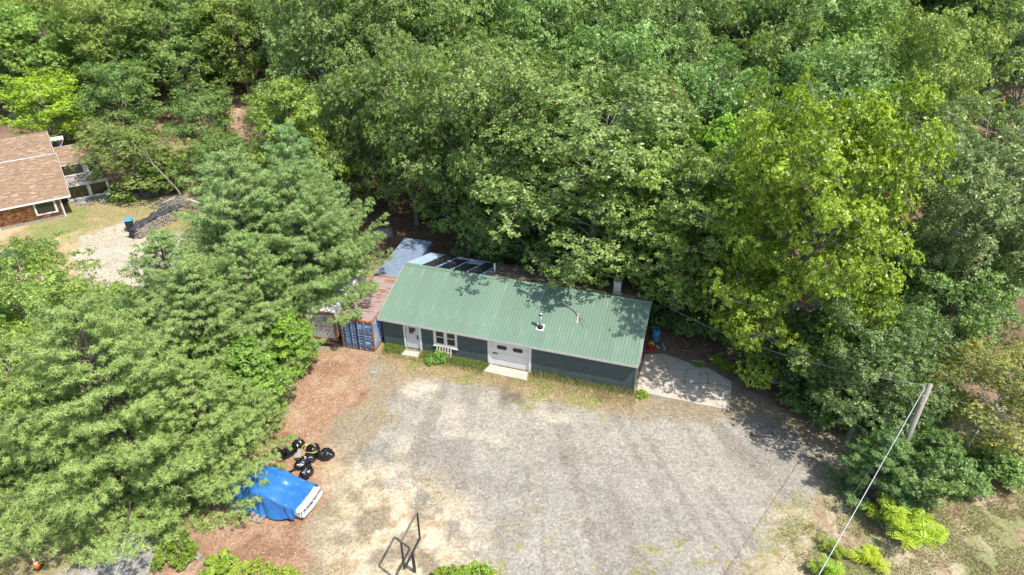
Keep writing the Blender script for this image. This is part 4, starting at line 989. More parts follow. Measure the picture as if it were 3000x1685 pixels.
# black cover over it
vs = []; NS2, NT2 = 44, 14
pp = np.array(path); seg = np.r_[0, np.cumsum(np.linalg.norm(np.diff(pp, axis=0), axis=1))]
for i in range(NS2):
    s_ = -0.3+(seg[-1]+0.5)*i/(NS2-1)
    x_ = np.interp(s_, seg, pp[:,0]); y_ = np.interp(s_, seg, pp[:,1])
    if s_ < 0: x_ -= 0.10; y_ += s_
    d = np.array([np.interp(s_+.1, seg, pp[:,0])-np.interp(s_-.1, seg, pp[:,0]), np.interp(s_+.1, seg, pp[:,1])-np.interp(s_-.1, seg, pp[:,1])]); d = d/(np.linalg.norm(d)+1e-9); nn = np.array([d[1], -d[0]])
    for j in range(NT2):
        t_ = -1.0+1.6*j/(NT2-1)
        top = 1.22-0.3*max(0, 0.35-s_)*2
        z_ = top if -0.28 < t_ < 0.5 else (top-(-0.28-t_)*2.1 if t_ < 0 else top-(t_-0.5)*2)
        z_ += 0.10*math.sin(s_*3.1+t_*4)+0.07*math.sin(s_*7-t_*5+1)
        vs.append((x_+nn[0]*t_, y_+nn[1]*t_, max(0.03, z_)))
F = [(i*NT2+j, (i+1)*NT2+j, (i+1)*NT2+j+1, i*NT2+j+1) for i in range(NS2-1) for j in range(NT2-1)]
o = link('black_cover', npmesh('black_cover', np.array(vs), np.array(F), M['black_tarp'], smooth=True)); tag(o, 'faded black tarp draped along the curved woodpile', 'tarp')
sd = o.modifiers.new('thick', 'SOLIDIFY'); sd.thickness = 0.02; sd.offset = 1
jk = MB()
for k in range(90):
    a = (random.gauss(-34.0, 0.9), random.gauss(62.4, 0.7)); an_ = random.uniform(0, 3.14); ln = random.uniform(0.3, 1.3); h_ = max(0.05, 0.9-0.5*math.hypot(a[0]+34.2, a[1]-62.9))*random.random()
    jk.bar((a[0], a[1], h_), (a[0]+ln*math.cos(an_), a[1]+ln*math.sin(an_), h_+random.uniform(-.1,.4)), random.uniform(.04,.14), random.uniform(.03,.08))
tag(jk.build('scrap_heap', noise_mat('scrap_wood',(0.06,0.055,0.05),(0.30,0.29,0.28),2.5,0.8)), 'tangled heap of scrap boards and sticks behind the woodpile', 'scrap heap', kind='stuff')
for k, (a, b) in enumerate((((-32.2,62.6,1.0),(-30.2,61.9,0.7)), ((-32.5,62.9,0.9),(-30.4,61.6,0.9)), ((-34.2,61.6,1.1),(-33.9,63.0,0.9)))):
    tag(MB().bar(a, b, 0.09, 0.04).build('white_board', M['old_white']), ('pale board lying across the right end of the scrap heap','lower pale board crossing the right end of the scrap heap','short pale board on the middle of the scrap heap')[k], 'board')
# dark parked car, partly behind the apple tree
pc = empty('parked_car', (-42.6, 50.2, 0), R(200)); tag(pc, 'dark car parked at the left edge behind the apple tree', 'car')
prof = [(2.2,0.35),(2.2,0.75),(1.2,0.92),(0.6,1.42),(-0.9,1.45),(-1.7,1.0),(-2.2,0.92),(-2.25,0.35)]
vs = [(x, y*(0.86 if z < 1.1 else 0.66), z) for y in (-1, 1) for x, z in prof]; n = len(prof)
MB().add(vs, [tuple(range(n)), tuple(range(2*n-1, n-1, -1))]+[(i, n+i, n+(i+1)%n, (i+1)%n) for i in range(n)]).build('body', M['car_dark'], pc, bevel=0.05)
MB().hexa([(1.12,-0.68,0.97),(1.12,0.68,0.97),(0.66,0.60,1.40),(0.66,-0.60,1.40),(1.16,-0.68,0.97),(1.16,0.68,0.97),(0.70,0.60,1.40),(0.70,-0.60,1.40)]).build('windscreen', M['glass'], pc)
MB().hexa([(-1.68,-0.68,1.03),(-1.68,0.68,1.03),(-0.98,0.60,1.44),(-0.98,-0.60,1.44),(-1.72,-0.68,1.03),(-1.72,0.68,1.03),(-1.02,0.60,1.46),(-1.02,-0.60,1.46)]).build('rear_window', M['glass'], pc)
MB().box(-2.28,-0.7,0.7,-2.24,0.7,0.86).build('rear_light_bar', M['galv'], pc)
for x_ in (-1.4,1.4):
    for y_ in (-0.8,0.8): MB().tube([(x_,y_-0.1,0.32),(x_,y_+0.1,0.32)],0.32,16).build('wheel', M['rubber'], pc)

# ------------------------------------------------------------------ boulder, cone, timber, bits
o = rock('boulder', (-11.75,56.6,H(-11.75,56.6)-0.1), (1.05,0.75,0.55), 3); tag(o, 'rounded grey boulder at the forest edge behind the containers', 'boulder')
o = rock('white_rock', (20.2,33.6,0.0), (0.26,0.2,0.14), 4, 'old_white'); tag(o, 'small white rock in the shade at the right edge of the lot', 'rock')
for k, (x_, y_, lab) in enumerate(((14.9,30.6,'dark lump of earth on the shaded gravel nearest the slab corner'), (18.2,28.9,'dark lump of earth on the shaded gravel nearer the pole'), (14.5,31.5,'small dark lump of earth close behind the larger one'))):
    o = rock('earth_clod', (x_,y_,0), (0.24,0.15,0.08) if k < 2 else (0.14,0.1,0.06), 20+k, 'crack'); tag(o, lab, 'clod')
cn = empty('traffic_cone', (-23.15, 21.3, 0)); tag(cn, 'orange traffic cone with white collars on the lawn at lower left', 'traffic cone')
MB().box(-0.18,-0.18,0.0,0.18,0.18,0.03).build('base', M['rubber'], cn)
MB().tube([(0,0,0.03),(0,0,0.34)],[0.15,0.098],16).tube([(0,0,0.451),(0,0,0.56)],[0.076,0.056],16).build('cone_body', M['orange'], cn, True)
MB().tube([(0,0,0.341),(0,0,0.45)],[0.100,0.078],16).tube([(0,0,0.561),(0,0,0.72)],[0.058,0.032],16).build('white_collar', M['white'], cn, True)
tag(MB().bar((-16.9,22.75,0.14),(-15.35,21.75,0.14),0.30,0.24).build('timber_beam', M['wood_grey'], bevel=0.02), 'heavy grey timber beam lying by the needles at the lower left', 'timber')
tag(MB().add([(-9.6,36.6,0.02),(-9.3,36.65,0.03),(-9.0,36.5,0.02),(-9.35,36.45,0.04)],[(0,1,2,3)]).build('blue_scrap', M['blue_wrap']), 'scrap of blue plastic on the ground in front of the container', 'plastic scrap')

# ------------------------------------------------------------------ vegetation generators
def unit(v): return v/(np.linalg.norm(v, axis=-1, keepdims=True)+1e-9)
def perp(a, r):
    q = r.standard_normal(a.shape); return unit(np.cross(a, q))

def tubes(paths, n=5):
    """list of (points, radii) -> V, F quads"""
    V = []; F = []; off = 0
    ang = np.arange(n)*2*np.pi/n
    for pts, rad in paths:
        pts = np.asarray(pts, float); k = len(pts)
        d = np.gradient(pts, axis=0); d = unit(d)
        a = unit(np.cross(d, np.array([0.31, 0.17, 0.2])+0*d)); b = np.cross(d, a)
        ring = pts[:, None, :] + (a[:, None, :]*np.cos(ang)[None, :, None] + b[:, None, :]*np.sin(ang)[None, :, None])*np.asarray(rad)[:, None, None]
        V.append(ring.reshape(-1, 3))
        i = np.arange(k-1)[:, None]*n; j = np.arange(n)[None, :]; j2 = (j+1) % n
        F.append(np.stack([i+j, i+j2, i+n+j2, i+n+j], -1).reshape(-1, 4)+off); off += k*n
    return np.concatenate(V), np.concatenate(F)

def rosettes(Cn, Ax, k, length, width, r, droop=0.35, tri=False):
    """k leaves fanned round each centre; returns V,F"""
    n = len(Cn); a = unit(Ax); p = perp(a, r); q = np.cross(a, p)
    th = (np.arange(k)*2*np.pi/k)[None, :] + r.random((n, 1))*6.28 + r.normal(0, 0.25, (n, k))
    dr = p[:, None]*np.cos(th)[..., None] + q[:, None]*np.sin(th)[..., None] + a[:, None]*r.normal(0.15, droop, (n, k))[..., None]
    dr = unit(dr)
    side = unit(np.cross(dr, a[:, None] + 0.35*r.standard_normal((n, k, 3))))
    L = length*r.uniform(0.7, 1.2, (n, k))[..., None]; W = width*r.uniform(0.75, 1.2, (n, k))[..., None]
    c = Cn[:, None]+0*dr; nr = np.cross(side, dr)
    b0 = c+dr*L*0.08; tip = c+dr*L - np.array([0, 0, 1.0])*L*0.12
    if tri:
        V = np.stack([b0-side*W*0.5, b0+side*W*0.5, tip], 2).reshape(-1, 3)
        return V, np.arange(len(V)).reshape(-1, 3)
    m = c+dr*L*0.55
    V = np.stack([b0, m+side*W*0.5+nr*W*0.12, tip, m-side*W*0.5+nr*W*0.12], 2).reshape(-1, 3)
    return V, np.arange(len(V)).reshape(-1, 4)

def broadleaf(seed, Ht=14.0, Rr=4.0, base=0.16, limbs=44, sub=5, ros=24, k=6, ll=0.215, lw=0.115, clump=0.74, flat=0.95, shape='round', mat='leaf', bark='bark', droop=0.35, tr=0.20, sparse=0.0):
    r = np.random.default_rng(seed)
    wob = np.cumsum(r.normal(0, 0.10, (9, 2)), axis=0); zs = np.linspace(0, 1, 9)
    tp = np.stack([wob[:, 0]*zs*1.4, wob[:, 1]*zs*1.4, zs*Ht*0.93], 1)
    rad = tr*(1-zs*0.88)*(1+0.5*np.exp(-zs*18))
    paths = [(tp, rad)]; cl = []; cr = []
    ga = r.random()*6
    for i in range(limbs):
        f = base+(0.97-base)*((i+0.5)/limbs)**0.85
        t = (f-base)/(1-base)
        if shape == 'round': prof = (1-(abs(t-0.42)/0.70)**2.4)
        elif shape == 'tall': prof = 0.9*(1-t**2.2)*min(1, 0.45+2.2*t)
        else: prof = 1.0*(1-t)**0.8+0.12
        prof = max(prof, 0.10); ga += 2.4+r.normal(0, 0.3)
        Ln = Rr*prof*r.uniform(0.60, 1.20)
        z0 = f*Ht*0.93; p0 = np.array([np.interp(z0, tp[:, 2], tp[:, 0]), np.interp(z0, tp[:, 2], tp[:, 1]), z0])
        rise = r.uniform(0.30, 0.85)+0.7*t
        s = np.linspace(0, 1, 6)[:, None]
        d = np.array([math.cos(ga), math.sin(ga), 0]); bend = np.array([-d[1], d[0], 0])*r.normal(0, 0.18)
        pts = p0+d*Ln*s+bend*Ln*s*s+np.array([0, 0, 1.0])*Ln*(rise*s-0.26*s*s*(1.3-t))
        rb = float(np.interp(z0, tp[:, 2], rad))*0.55
        paths.append((pts, rb*(1-0.85*s[:, 0])))
        ns = max(2, int(round(sub*(0.5+prof))))
        for j in range(ns):
            u = 0.30+0.70*(j+1)/ns; q = pts[0]+(pts[-1]-pts[0])*0; 
            q = np.array([np.interp(u, s[:, 0], pts[:, c]) for c in range(3)])
            if j == ns-1: e = q
            else:
                sd = unit(np.array([-d[1], d[0], 0])*(1 if j % 2 else -1)*r.uniform(0.5, 1.1)+d*0.5+np.array([0, 0, r.uniform(-0.5, 1.1)]))
                e = q+sd*(Ln*r.uniform(0.18, 0.38)+0.15)
                paths.append((np.stack([q, (q+e)/2+r.normal(0, 0.06, 3), e]), np.array([0.3, 0.2, 0.08])*rb+0.006))
            if r.random() < sparse: continue
            cl.append(e); cr.append(clump*r.uniform(0.5, 1.3)*(0.65+0.35*prof))
    cl.append(tp[-1]+[0, 0, 0.3]); cr.append(clump*0.8)
    cl = np.array(cl); cr = np.array(cr)
    # rosettes over the upper shell of each clump
    m = (ros*(cr/clump)**1.8).astype(int)+3
    idx = np.repeat(np.arange(len(cl)), m); n = len(idx)
    dirs = unit(r.standard_normal((n, 3))*[1, 1, 0.8]+[0, 0, 0.35]); rr = cr[idx][:, None]*(0.45+0.6*r.random((n, 1))**0.6)
    P = cl[idx]+dirs*rr*[1, 1, flat]
    outw = unit(cl[idx]*[1, 1, 0]+1e-6)
    Ax = unit(dirs*[0.9, 0.9, 0.7]+[0, 0, 0.55]+outw*0.45+r.normal(0, 0.33, (n, 3)))
    V, F = rosettes(P, Ax, k, ll, lw, r, droop)
    ctint = r.normal(0, 0.13, len(cl))[idx]
    tint = np.clip(0.42+ctint[:, None]+r.normal(0, 0.23, (n, k)), 0.02, 0.90)
    odd = r.random((n, k)) < 0.006; tint[odd] = 1.0
    TV, TF = tubes(paths)
    return dict(H=Ht, R=Rr, trunk=npmesh('trunk', TV, TF, M[bark], smooth=True), crown=npmesh('crown', V, F, M[mat], tint=tint.ravel()))

def pine(seed, Ht=13.0, Rr=5.5, base=0.05, whorls=19, per=6, dens=1.0, tip=1.0, mat='needle'):
    r = np.random.default_rng(seed)
    zs = np.linspace(0, 1, 8); tp = np.stack([r.normal(0, 0.04, 8).cumsum(), r.normal(0, 0.04, 8).cumsum(), zs*Ht*0.97], 1)
    paths = [(tp, 0.24*(1-zs*0.93)+0.01)]; P = []; A = []; CT = []
    for i in range(whorls):
        f = base+(0.985-base)*(i/(whorls-1))**0.92; t = (f-base)/(1-base); a0 = r.random()*6.28
        prof = (1-t)**0.95*(0.80+0.20*min(1, t*6))+0.05
        npz = per if t < 0.85 else 4
        for j in range(npz):
            a = a0+j*2*np.pi/npz+r.normal(0, 0.22); Ln = Rr*prof*r.uniform(0.62, 1.15)
            z0 = (f+r.normal(0, 0.008))*Ht*0.97; p0 = np.array([np.interp(z0, tp[:, 2], tp[:, 0]), np.interp(z0, tp[:, 2], tp[:, 1]), z0])
            d = np.array([math.cos(a), math.sin(a), 0]); sidev = np.array([-d[1], d[0], 0])
            up_ = 0.20+0.65*t; s = np.linspace(0, 1, 6)[:, None]
            bend = r.normal(0, 0.12)
            pts = p0+d*Ln*s+sidev*bend*Ln*s*s+np.array([0, 0, 1.0])*Ln*(up_*s-0.20*np.sin(s*2.2)*(1-t)+0.10*s**3)
            paths.append((pts, 0.055*(1-0.85*s[:, 0])*(0.3+0.7*prof)+0.004))
            nt = max(3, int(Ln*3.4*dens))
            for q in range(nt):
                u = 0.16+0.84*(q+1)/nt
                b = np.array([np.interp(u, s[:, 0], pts[:, c]) for c in range(3)])
                sg = 1 if q % 2 else -1
                sl_ = Ln*0.34*(1.15-u)**0.75*r.uniform(0.7, 1.15)+0.18
                dd = unit(d*0.75+sidev*sg*0.8+np.array([0, 0, 0.10+0.2*t])+r.normal(0, 0.12, 3))
                if q == nt-1: dd = unit(d+np.array([0, 0, 0.25])); sl_ = 0.3
                m = max(2, int(sl_*2.9+0.8))
                vv = (np.arange(m)+1)/m
                pp_ = b+dd*sl_*vv[:, None]+np.array([0, 0, 0.05])*vv[:, None]
                # puffs of needle tufts along the twig
                K_ = 5; c_ = np.repeat(pp_, K_, 0); o_ = unit(r.standard_normal((m*K_, 3))+[0, 0, 0.5]+dd*0.4)
                P.append(c_+o_*[0.19, 0.19, 0.13]*r.uniform(0.5, 1.1, (m*K_, 1))); A.append(unit(o_+dd*0.25+np.array([0, 0, 0.35]))); CT.append(np.repeat(r.normal(0, 0.09, m), K_)+0.10*o_[:, 2])  # tufts facing up get a lighter tint: light from above put into the colour
    P = np.concatenate(P); A = np.concatenate(A); CT = np.concatenate(CT)
    k = 12
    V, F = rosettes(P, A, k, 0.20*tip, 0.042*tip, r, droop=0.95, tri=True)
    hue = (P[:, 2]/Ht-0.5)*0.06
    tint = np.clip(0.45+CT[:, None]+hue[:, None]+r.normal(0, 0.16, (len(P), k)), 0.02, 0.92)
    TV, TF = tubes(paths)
    return dict(H=Ht, R=Rr, trunk=npmesh('trunk', TV, TF, M['pine_bark'], smooth=True), crown=npmesh('crown', V, F, M[mat], tint=tint.ravel()))

def fronds(seed, n, spread, Ht, fl=0.42, pairs=8, lf=0.085, lwid=0.045, mat='bush_leaf'):
    """shrub of pinnate leaves on thin stems"""
    r = np.random.default_rng(seed); paths = []; V = []; off = 0
    st = max(5, n//14); ends = []
    for i in range(st):
        a = r.random()*6.28; q = r.random()**0.6*spread; h = Ht*r.uniform(0.55, 1.0)*(1-0.35*(q/spread)**2)
        e = np.array([q*math.cos(a), q*math.sin(a), h]); s = np.linspace(0, 1, 5)[:, None]
        pts = np.array([0, 0, 0])+e*s*[1, 1, 1]+np.array([0, 0, 1.0])*h*0.25*np.sin(s*3.14)*0.6
        paths.append((pts, 0.02*(1-0.8*s[:, 0]))); ends.append(pts)
    Q = []
    for i in range(n):
        pts = ends[i % st]; u = r.uniform(0.45, 1.0); b = np.array([np.interp(u, np.linspace(0, 1, 5), pts[:, c]) for c in range(3)])
        a = r.random()*6.28; d = np.array([math.cos(a), math.sin(a), r.uniform(-0.1, 0.5)]); d /= np.linalg.norm(d); sv = unit(np.cross(d, [0, 0, 1.0])); L = fl*r.uniform(0.6, 1.2)
        for j in range(pairs):
            t = (j+1)/pairs; c = b+d*L*t-np.array([0, 0, 1])*L*0.35*t*t; l = lf*(0.6+0.8*math.sin(t*2.6)+0.1)
            for sg in (-1, 1):
                w_ = d*lwid*0.5; tipv = sv*sg*l-np.array([0, 0, 0.12])*l
                Q.append([c, c+tipv*0.5+w_, c+tipv, c+tipv*0.5-w_])
    Q = np.array(Q); nq = len(Q)
    tint = np.clip(0.45+r.normal(0, 0.2, nq), 0.02, 0.9)
    TV, TF = tubes(paths, 4)
    return dict(H=Ht, R=spread, trunk=npmesh('stem', TV, TF, M['bark']), crown=npmesh('foliage', Q.reshape(-1, 3), np.arange(nq*4).reshape(-1, 4), M[mat], tint=tint))

def bush(seed, Ht=1.6, Rr=1.3, cl_=26, ros=26, ll=0.16, lw=0.11, mat='leaf', k=5, cf=0.36):
    r = np.random.default_rng(seed); paths = []; cl = []
    for i in range(cl_):
        a = r.random()*6.28; q = Rr*r.random()**0.5*0.85; h = Ht*(0.35+0.5*r.random())*(1-0.45*(q/Rr)**2)
        e = np.array([q*math.cos(a), q*math.sin(a), h]); cl.append(e); s = np.linspace(0, 1, 4)[:, None]
        paths.append((e*s*np.array([1, 1, 1])+np.array([0, 0, 0.2])*np.sin(s*3.14), 0.018*(1-0.8*s[:, 0])+0.003))
    cl = np.array(cl); idx = np.repeat(np.arange(cl_), ros); n = len(idx)
    dirs = unit(r.standard_normal((n, 3))+[0, 0, 0.4]); rr = Rr*cf*(0.4+0.6*r.random((n, 1)))*r.uniform(0.6, 1.3, cl_)[idx][:, None]
    P = cl[idx]+dirs*rr*[1, 1, 0.7]; P[:, 2] = np.maximum(P[:, 2], 0.05)
    V, F = rosettes(P, unit(dirs*0.6+[0, 0, 0.9]+r.normal(0, 0.25, (n, 3))), k, ll, lw, r, 0.35)
    tint = np.clip(0.45+r.normal(0, 0.12, cl_)[idx][:, None]+r.normal(0, 0.17, (n, k)), 0.02, 0.97)
    TV, TF = tubes(paths, 4)
    return dict(H=Ht, R=Rr, trunk=npmesh('stem', TV, TF, M['bark']), crown=npmesh('foliage', V, F, M[mat], tint=tint.ravel()))

PR = {}
for i in range(5): PR['oak%d' % i] = broadleaf(100+i, shape='round', base=0.12+0.03*(i % 3), limbs=48+2*i, Rr=4.6)
for i in range(2): PR['high%d' % i] = broadleaf(130+i, shape='round', base=0.24, limbs=42, Ht=15)
for i in range(3): PR['maple%d' % i] = broadleaf(200+i, shape='tall', base=0.10, limbs=44, sub=5, ros=26, ll=0.22, lw=0.15, clump=0.70, flat=0.45, k=6)
PR['bigmaple'] = broadleaf(250, Ht=17, Rr=5.5, shape='round', base=0.06, limbs=74, sub=7, ros=25, ll=0.20, lw=0.14, clump=0.76, flat=0.8, tr=0.26)
PR['bigoak'] = broadleaf(251, Ht=14, Rr=5.6, shape='round', base=0.13, limbs=50, sub=7, ros=24, ll=0.23, lw=0.11, clump=0.78, flat=0.9, tr=0.30)
for i in range(2): PR['birch%d' % i] = broadleaf(300+i, shape='tall', base=0.28, limbs=38, ros=34, k=5, ll=0.14, lw=0.10, clump=0.75, flat=0.9, mat='birch_leaf', bark='birch_bark', droop=0.5, tr=0.13, sparse=0.12)
PR['pine3'] = pine(404, Ht=12, Rr=6.0, base=0.22, whorls=16, per=7); PR['pine0'] = pine(400); PR['pine1'] = pine(401, per=5, whorls=20); PR['pine2'] = pine(402, Ht=12, Rr=6.5, base=0.03, whorls=17, per=7)
PR['youngpine'] = pine(403, Ht=5, Rr=2.0, whorls=11, per=5, base=0.04)
PR['bush0'] = bush(500); PR['bush1'] = bush(501, 1.3, 1.6); PR['bush2'] = bush(502, 2.4, 1.5, 34, 26)
PR['vine0'] = bush(510, 0.9, 1.4, 34, 24, 0.13, 0.11, 'bush_leaf', cf=0.20); PR['vine1'] = bush(511, 0.9, 1.4, 30, 24, 0.13, 0.11, 'bush_leaf', cf=0.22)
PR['locust0'] = fronds(520, 150, 1.3, 1.7); PR['locust1'] = fronds(521, 110, 1.0, 1.3); PR['fern'] = fronds(522, 34, 0.55, 0.5, 0.5, 9, 0.07, 0.045)
PR['sumac0'] = fronds(530, 130, 1.7, 2.8, 0.62, 9, 0.15, 0.055, 'leaf'); PR['sumac1'] = fronds(531, 130, 1.7, 2.6, 0.62, 9, 0.15, 0.055, 'leaf')
PR['dead'] = broadleaf(540, Ht=11, Rr=2.5, base=0.4, limbs=10, sub=2, ros=0, sparse=1.0)

placed = []
def plant(proto, x, y, Ht, Rr=None, col=(1, 1, 1), label='', cat='tree', name='tree', group=None, lean=(0, 0), z=None, reg=True):
    p = PR[proto]; sz = Ht/p['H']; sx = (Rr/p['R']) if Rr else sz
    e = empty(name, (x, y, (H(x, y) if z is None else z)-0.05), random.uniform(0, 6.28))
    e.rotation_euler = (lean[0], lean[1], e.rotation_euler[2])
    e.scale = (sx, sx, sz)
    tag(e, label, cat, group)
    t = link('trunk' if cat == 'tree' else 'stem', p['trunk'], e)
    c = link('crown' if cat == 'tree' else 'foliage', p['crown'], e)
    jt = 0.03 if 'pine' in name else 0.06; jit = [random.uniform(1-jt, 1+jt) for _ in range(3)]
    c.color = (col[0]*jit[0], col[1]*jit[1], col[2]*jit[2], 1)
    if reg: placed.append((x, y, Rr or p['R']*sx))
    return e

GN = (1.0, 1.0, 0.95); BL = (0.85, 0.98, 1.10); YL = (1.35, 1.25, 0.75); BR = (1.55, 1.55, 0.55); DK = (0.72, 0.80, 0.85); OL = (1.15, 1.05, 0.85)
# --- white pines along the left of the lot
WP = 'white pines left of the lot'
plant('pine1', -18.4, 42.4, 13.8, 7.2, (0.93,0.98,0.92), 'tall blue-green white pine behind the containers, farthest left of the group by the drive', name='white_pine', group=WP)
plant('pine0', -16.2, 47.8, 13.6, 5.8, (0.84,0.96,1.0), 'bluish white pine standing rearmost of the pines beside the lot', name='white_pine', group=WP)
plant('pine3', -14.9, 42.8, 12.6, 6.6, (0.90,1.0,0.86), 'white pine with branches hanging over the rusty container roof', name='white_pine', group=WP)
plant('pine1', -16.8, 37.4, 10.4, 4.6, (0.95,1.0,0.88), 'white pine filling the row between trailer and biggest pine', name='white_pine', group=WP)
plant('pine0', -16.6, 27.2, 8.0, 4.7, (0.98,1.0,0.80), 'smaller white pine whose branch tips hang over the tarped car', name='white_pine', group=WP)
plant('pine2', -20.3, 26.0, 12.4, 7.8, (0.98,1.0,0.80), 'biggest white pine at lower left, sweeping over the tarped car', name='white_pine', group=WP)
plant('pine0', -18.2, 33.2, 10.8, 5.4, (0.95,1.0,0.88), 'white pine in the middle of the left row, behind the biggest one', name='white_pine', group=WP)
plant('pine1', -21.5, 37.0, 10.6, 5.0, (0.9,0.97,0.9), 'white pine between the sumac thicket and the middle of the left row', name='white_pine', group=WP)
plant('pine0', -28.0, 26.5, 8.0, 4.2, (1.05,1.05,0.9), 'white pine at the far left of the foreground above the lawn', name='white_pine', group=WP)
plant('pine1', -26.5, 57.0, 8.0, 3.4, (0.85,0.95,1.0), 'dark young white pine beside the covered woodpile', name='white_pine', group=WP)
# --- broadleaves mixed with the pines
plant('maple0', -14.5, 36.2, 5.4, 2.0, (1.1,1.25,0.6), 'small bright green maple in front of the old box trailer', name='maple_tree')
plant('maple1', -15.6, 32.0, 6.4, 2.6, (0.9,1.1,0.65), 'bright green ash between the two biggest pines left of the lot', name='ash_tree')
plant('maple2', -19.2, 34.6, 9.6, 2.2, (0.95,1.15,0.65), 'slim light green maple rising between the pines behind the trailer', name='maple_tree')
plant('oak0', -27.6, 33.5, 9.0, 3.9, (1.15,1.15,0.85), 'rounded olive green tree at the left edge below the sumac', name='broadleaf_tree')
plant('oak2', -26.6, 28.4, 7.4, 3.4, (1.1,1.15,0.85), 'rounded green tree at the left edge beside the biggest pine', name='broadleaf_tree')
plant('oak3', -32.5, 35.0, 6.0, 3.4, (1.1,1.1,0.9), 'green tree at the left edge below the apple tree', name='broadleaf_tree')
plant('oak1', -31.5, 30.5, 7.5, 3.4, (1.0,1.1,0.85), 'darker green tree cut by the left edge beside the pines', name='broadleaf_tree')
for k, (x, y, c_, lab) in enumerate(((-25.5,42.6,(0.62,0.80,0.75),'sumac thicket clump with dark leaves, nearest the gravel drive'), (-28.3,41.0,(0.66,0.82,0.75),'dark sumac clump in the middle of the thicket'), (-30.8,40.6,(0.7,0.85,0.75),'dark sumac clump nearest the apple tree'), (-23.6,40.8,(0.7,0.9,0.8),'sumac clump at the foot of the pines'), (-27.0,38.5,(0.7,0.85,0.75),'sumac clump at the front of the dark thicket'))):
    plant('sumac%d' % (k % 2), x, y, 4.4, 2.3, c_, lab, 'shrub', 'sumac_shrub', 'sumac thicket between the drive and the pines')
PR['apple'] = broadleaf(600, Ht=4.6, Rr=2.5, base=0.2, limbs=16, sub=4, ros=16, ll=0.17, lw=0.10, clump=0.5, sparse=0.25, tr=0.12)
plant('apple', -36.8, 44.5, 4.8, 2.7, (0.85,0.95,0.8), 'open crowned apple tree in front of the dark parked car', name='apple_tree')
plant('apple', -40.6, 42.0, 4.4, 2.6, (0.9,0.95,0.8), 'low apple tree at the left edge beside the dark car', name='apple_tree')
# --- trees hugging the house
for (x, y, h_, r_, c_, lab) in ((-38.7,66.2,7.2,3.9,(1.0,1.0,0.9),'green oak leaning over the sun room of the cottage'), (-36.2,66.8,4.4,2.4,(1.1,1.2,0.8),'small light green tree between sun room and scrap heap'), (-33.0,71.5,8.2,3.6,(0.85,0.95,0.9),'oak behind the scrap heap with a bare leaning trunk beside it'),
                                (-45.5,78.5,9.0,4.0,(0.85,1.0,0.95),'dark green tree behind the cottage awning'), (-53.0,77.0,8.0,4.0,(1.5,1.55,0.55),'bright yellow-green tree behind the cottage roof at the left edge'), (-29.5,66.5,6.0,3.0,(0.95,1.0,0.85),'low tree between the woodpile and the pines')):
    plant('oak%d' % random.randrange(5), x, y, h_, r_, c_, lab, name='oak_tree')
for k, (x, y, lab) in enumerate(((-37.5,66.6,'sumac with long leaves beside the sun room windows'), (-36.0,65.9,'sumac with long leaves left of the scrap heap'))):
    plant('sumac%d' % k, x, y, 3.0, 2.0, (1.0,1.15,0.7), lab, 'shrub', 'sumac_shrub')
lt_ = empty('bare_tree', (-33.5, 64.3, 0)); tag(lt_, 'thin bare leaning grey trunk rising behind the woodpile', 'tree')
link('trunk', npmesh('trunk', *tubes([(np.array([(0,0,-0.1),(-0.25,-0.3,1.4),(-0.9,-0.9,3.2),(-1.9,-1.4,5.4),(-2.6,-1.8,7.0)]), np.array([0.11,0.10,0.085,0.06,0.03])), (np.array([(-0.35,-0.4,1.8),(0.1,-0.6,3.0),(0.3,-0.8,4.2)]), np.array([0.06,0.04,0.02])), (np.array([(-1.5,-1.2,4.6),(-1.5,-1.6,5.8),(-1.9,-1.8,6.8)]), np.array([0.05,0.03,0.01]))], 7), M['bark'], smooth=True), lt_)
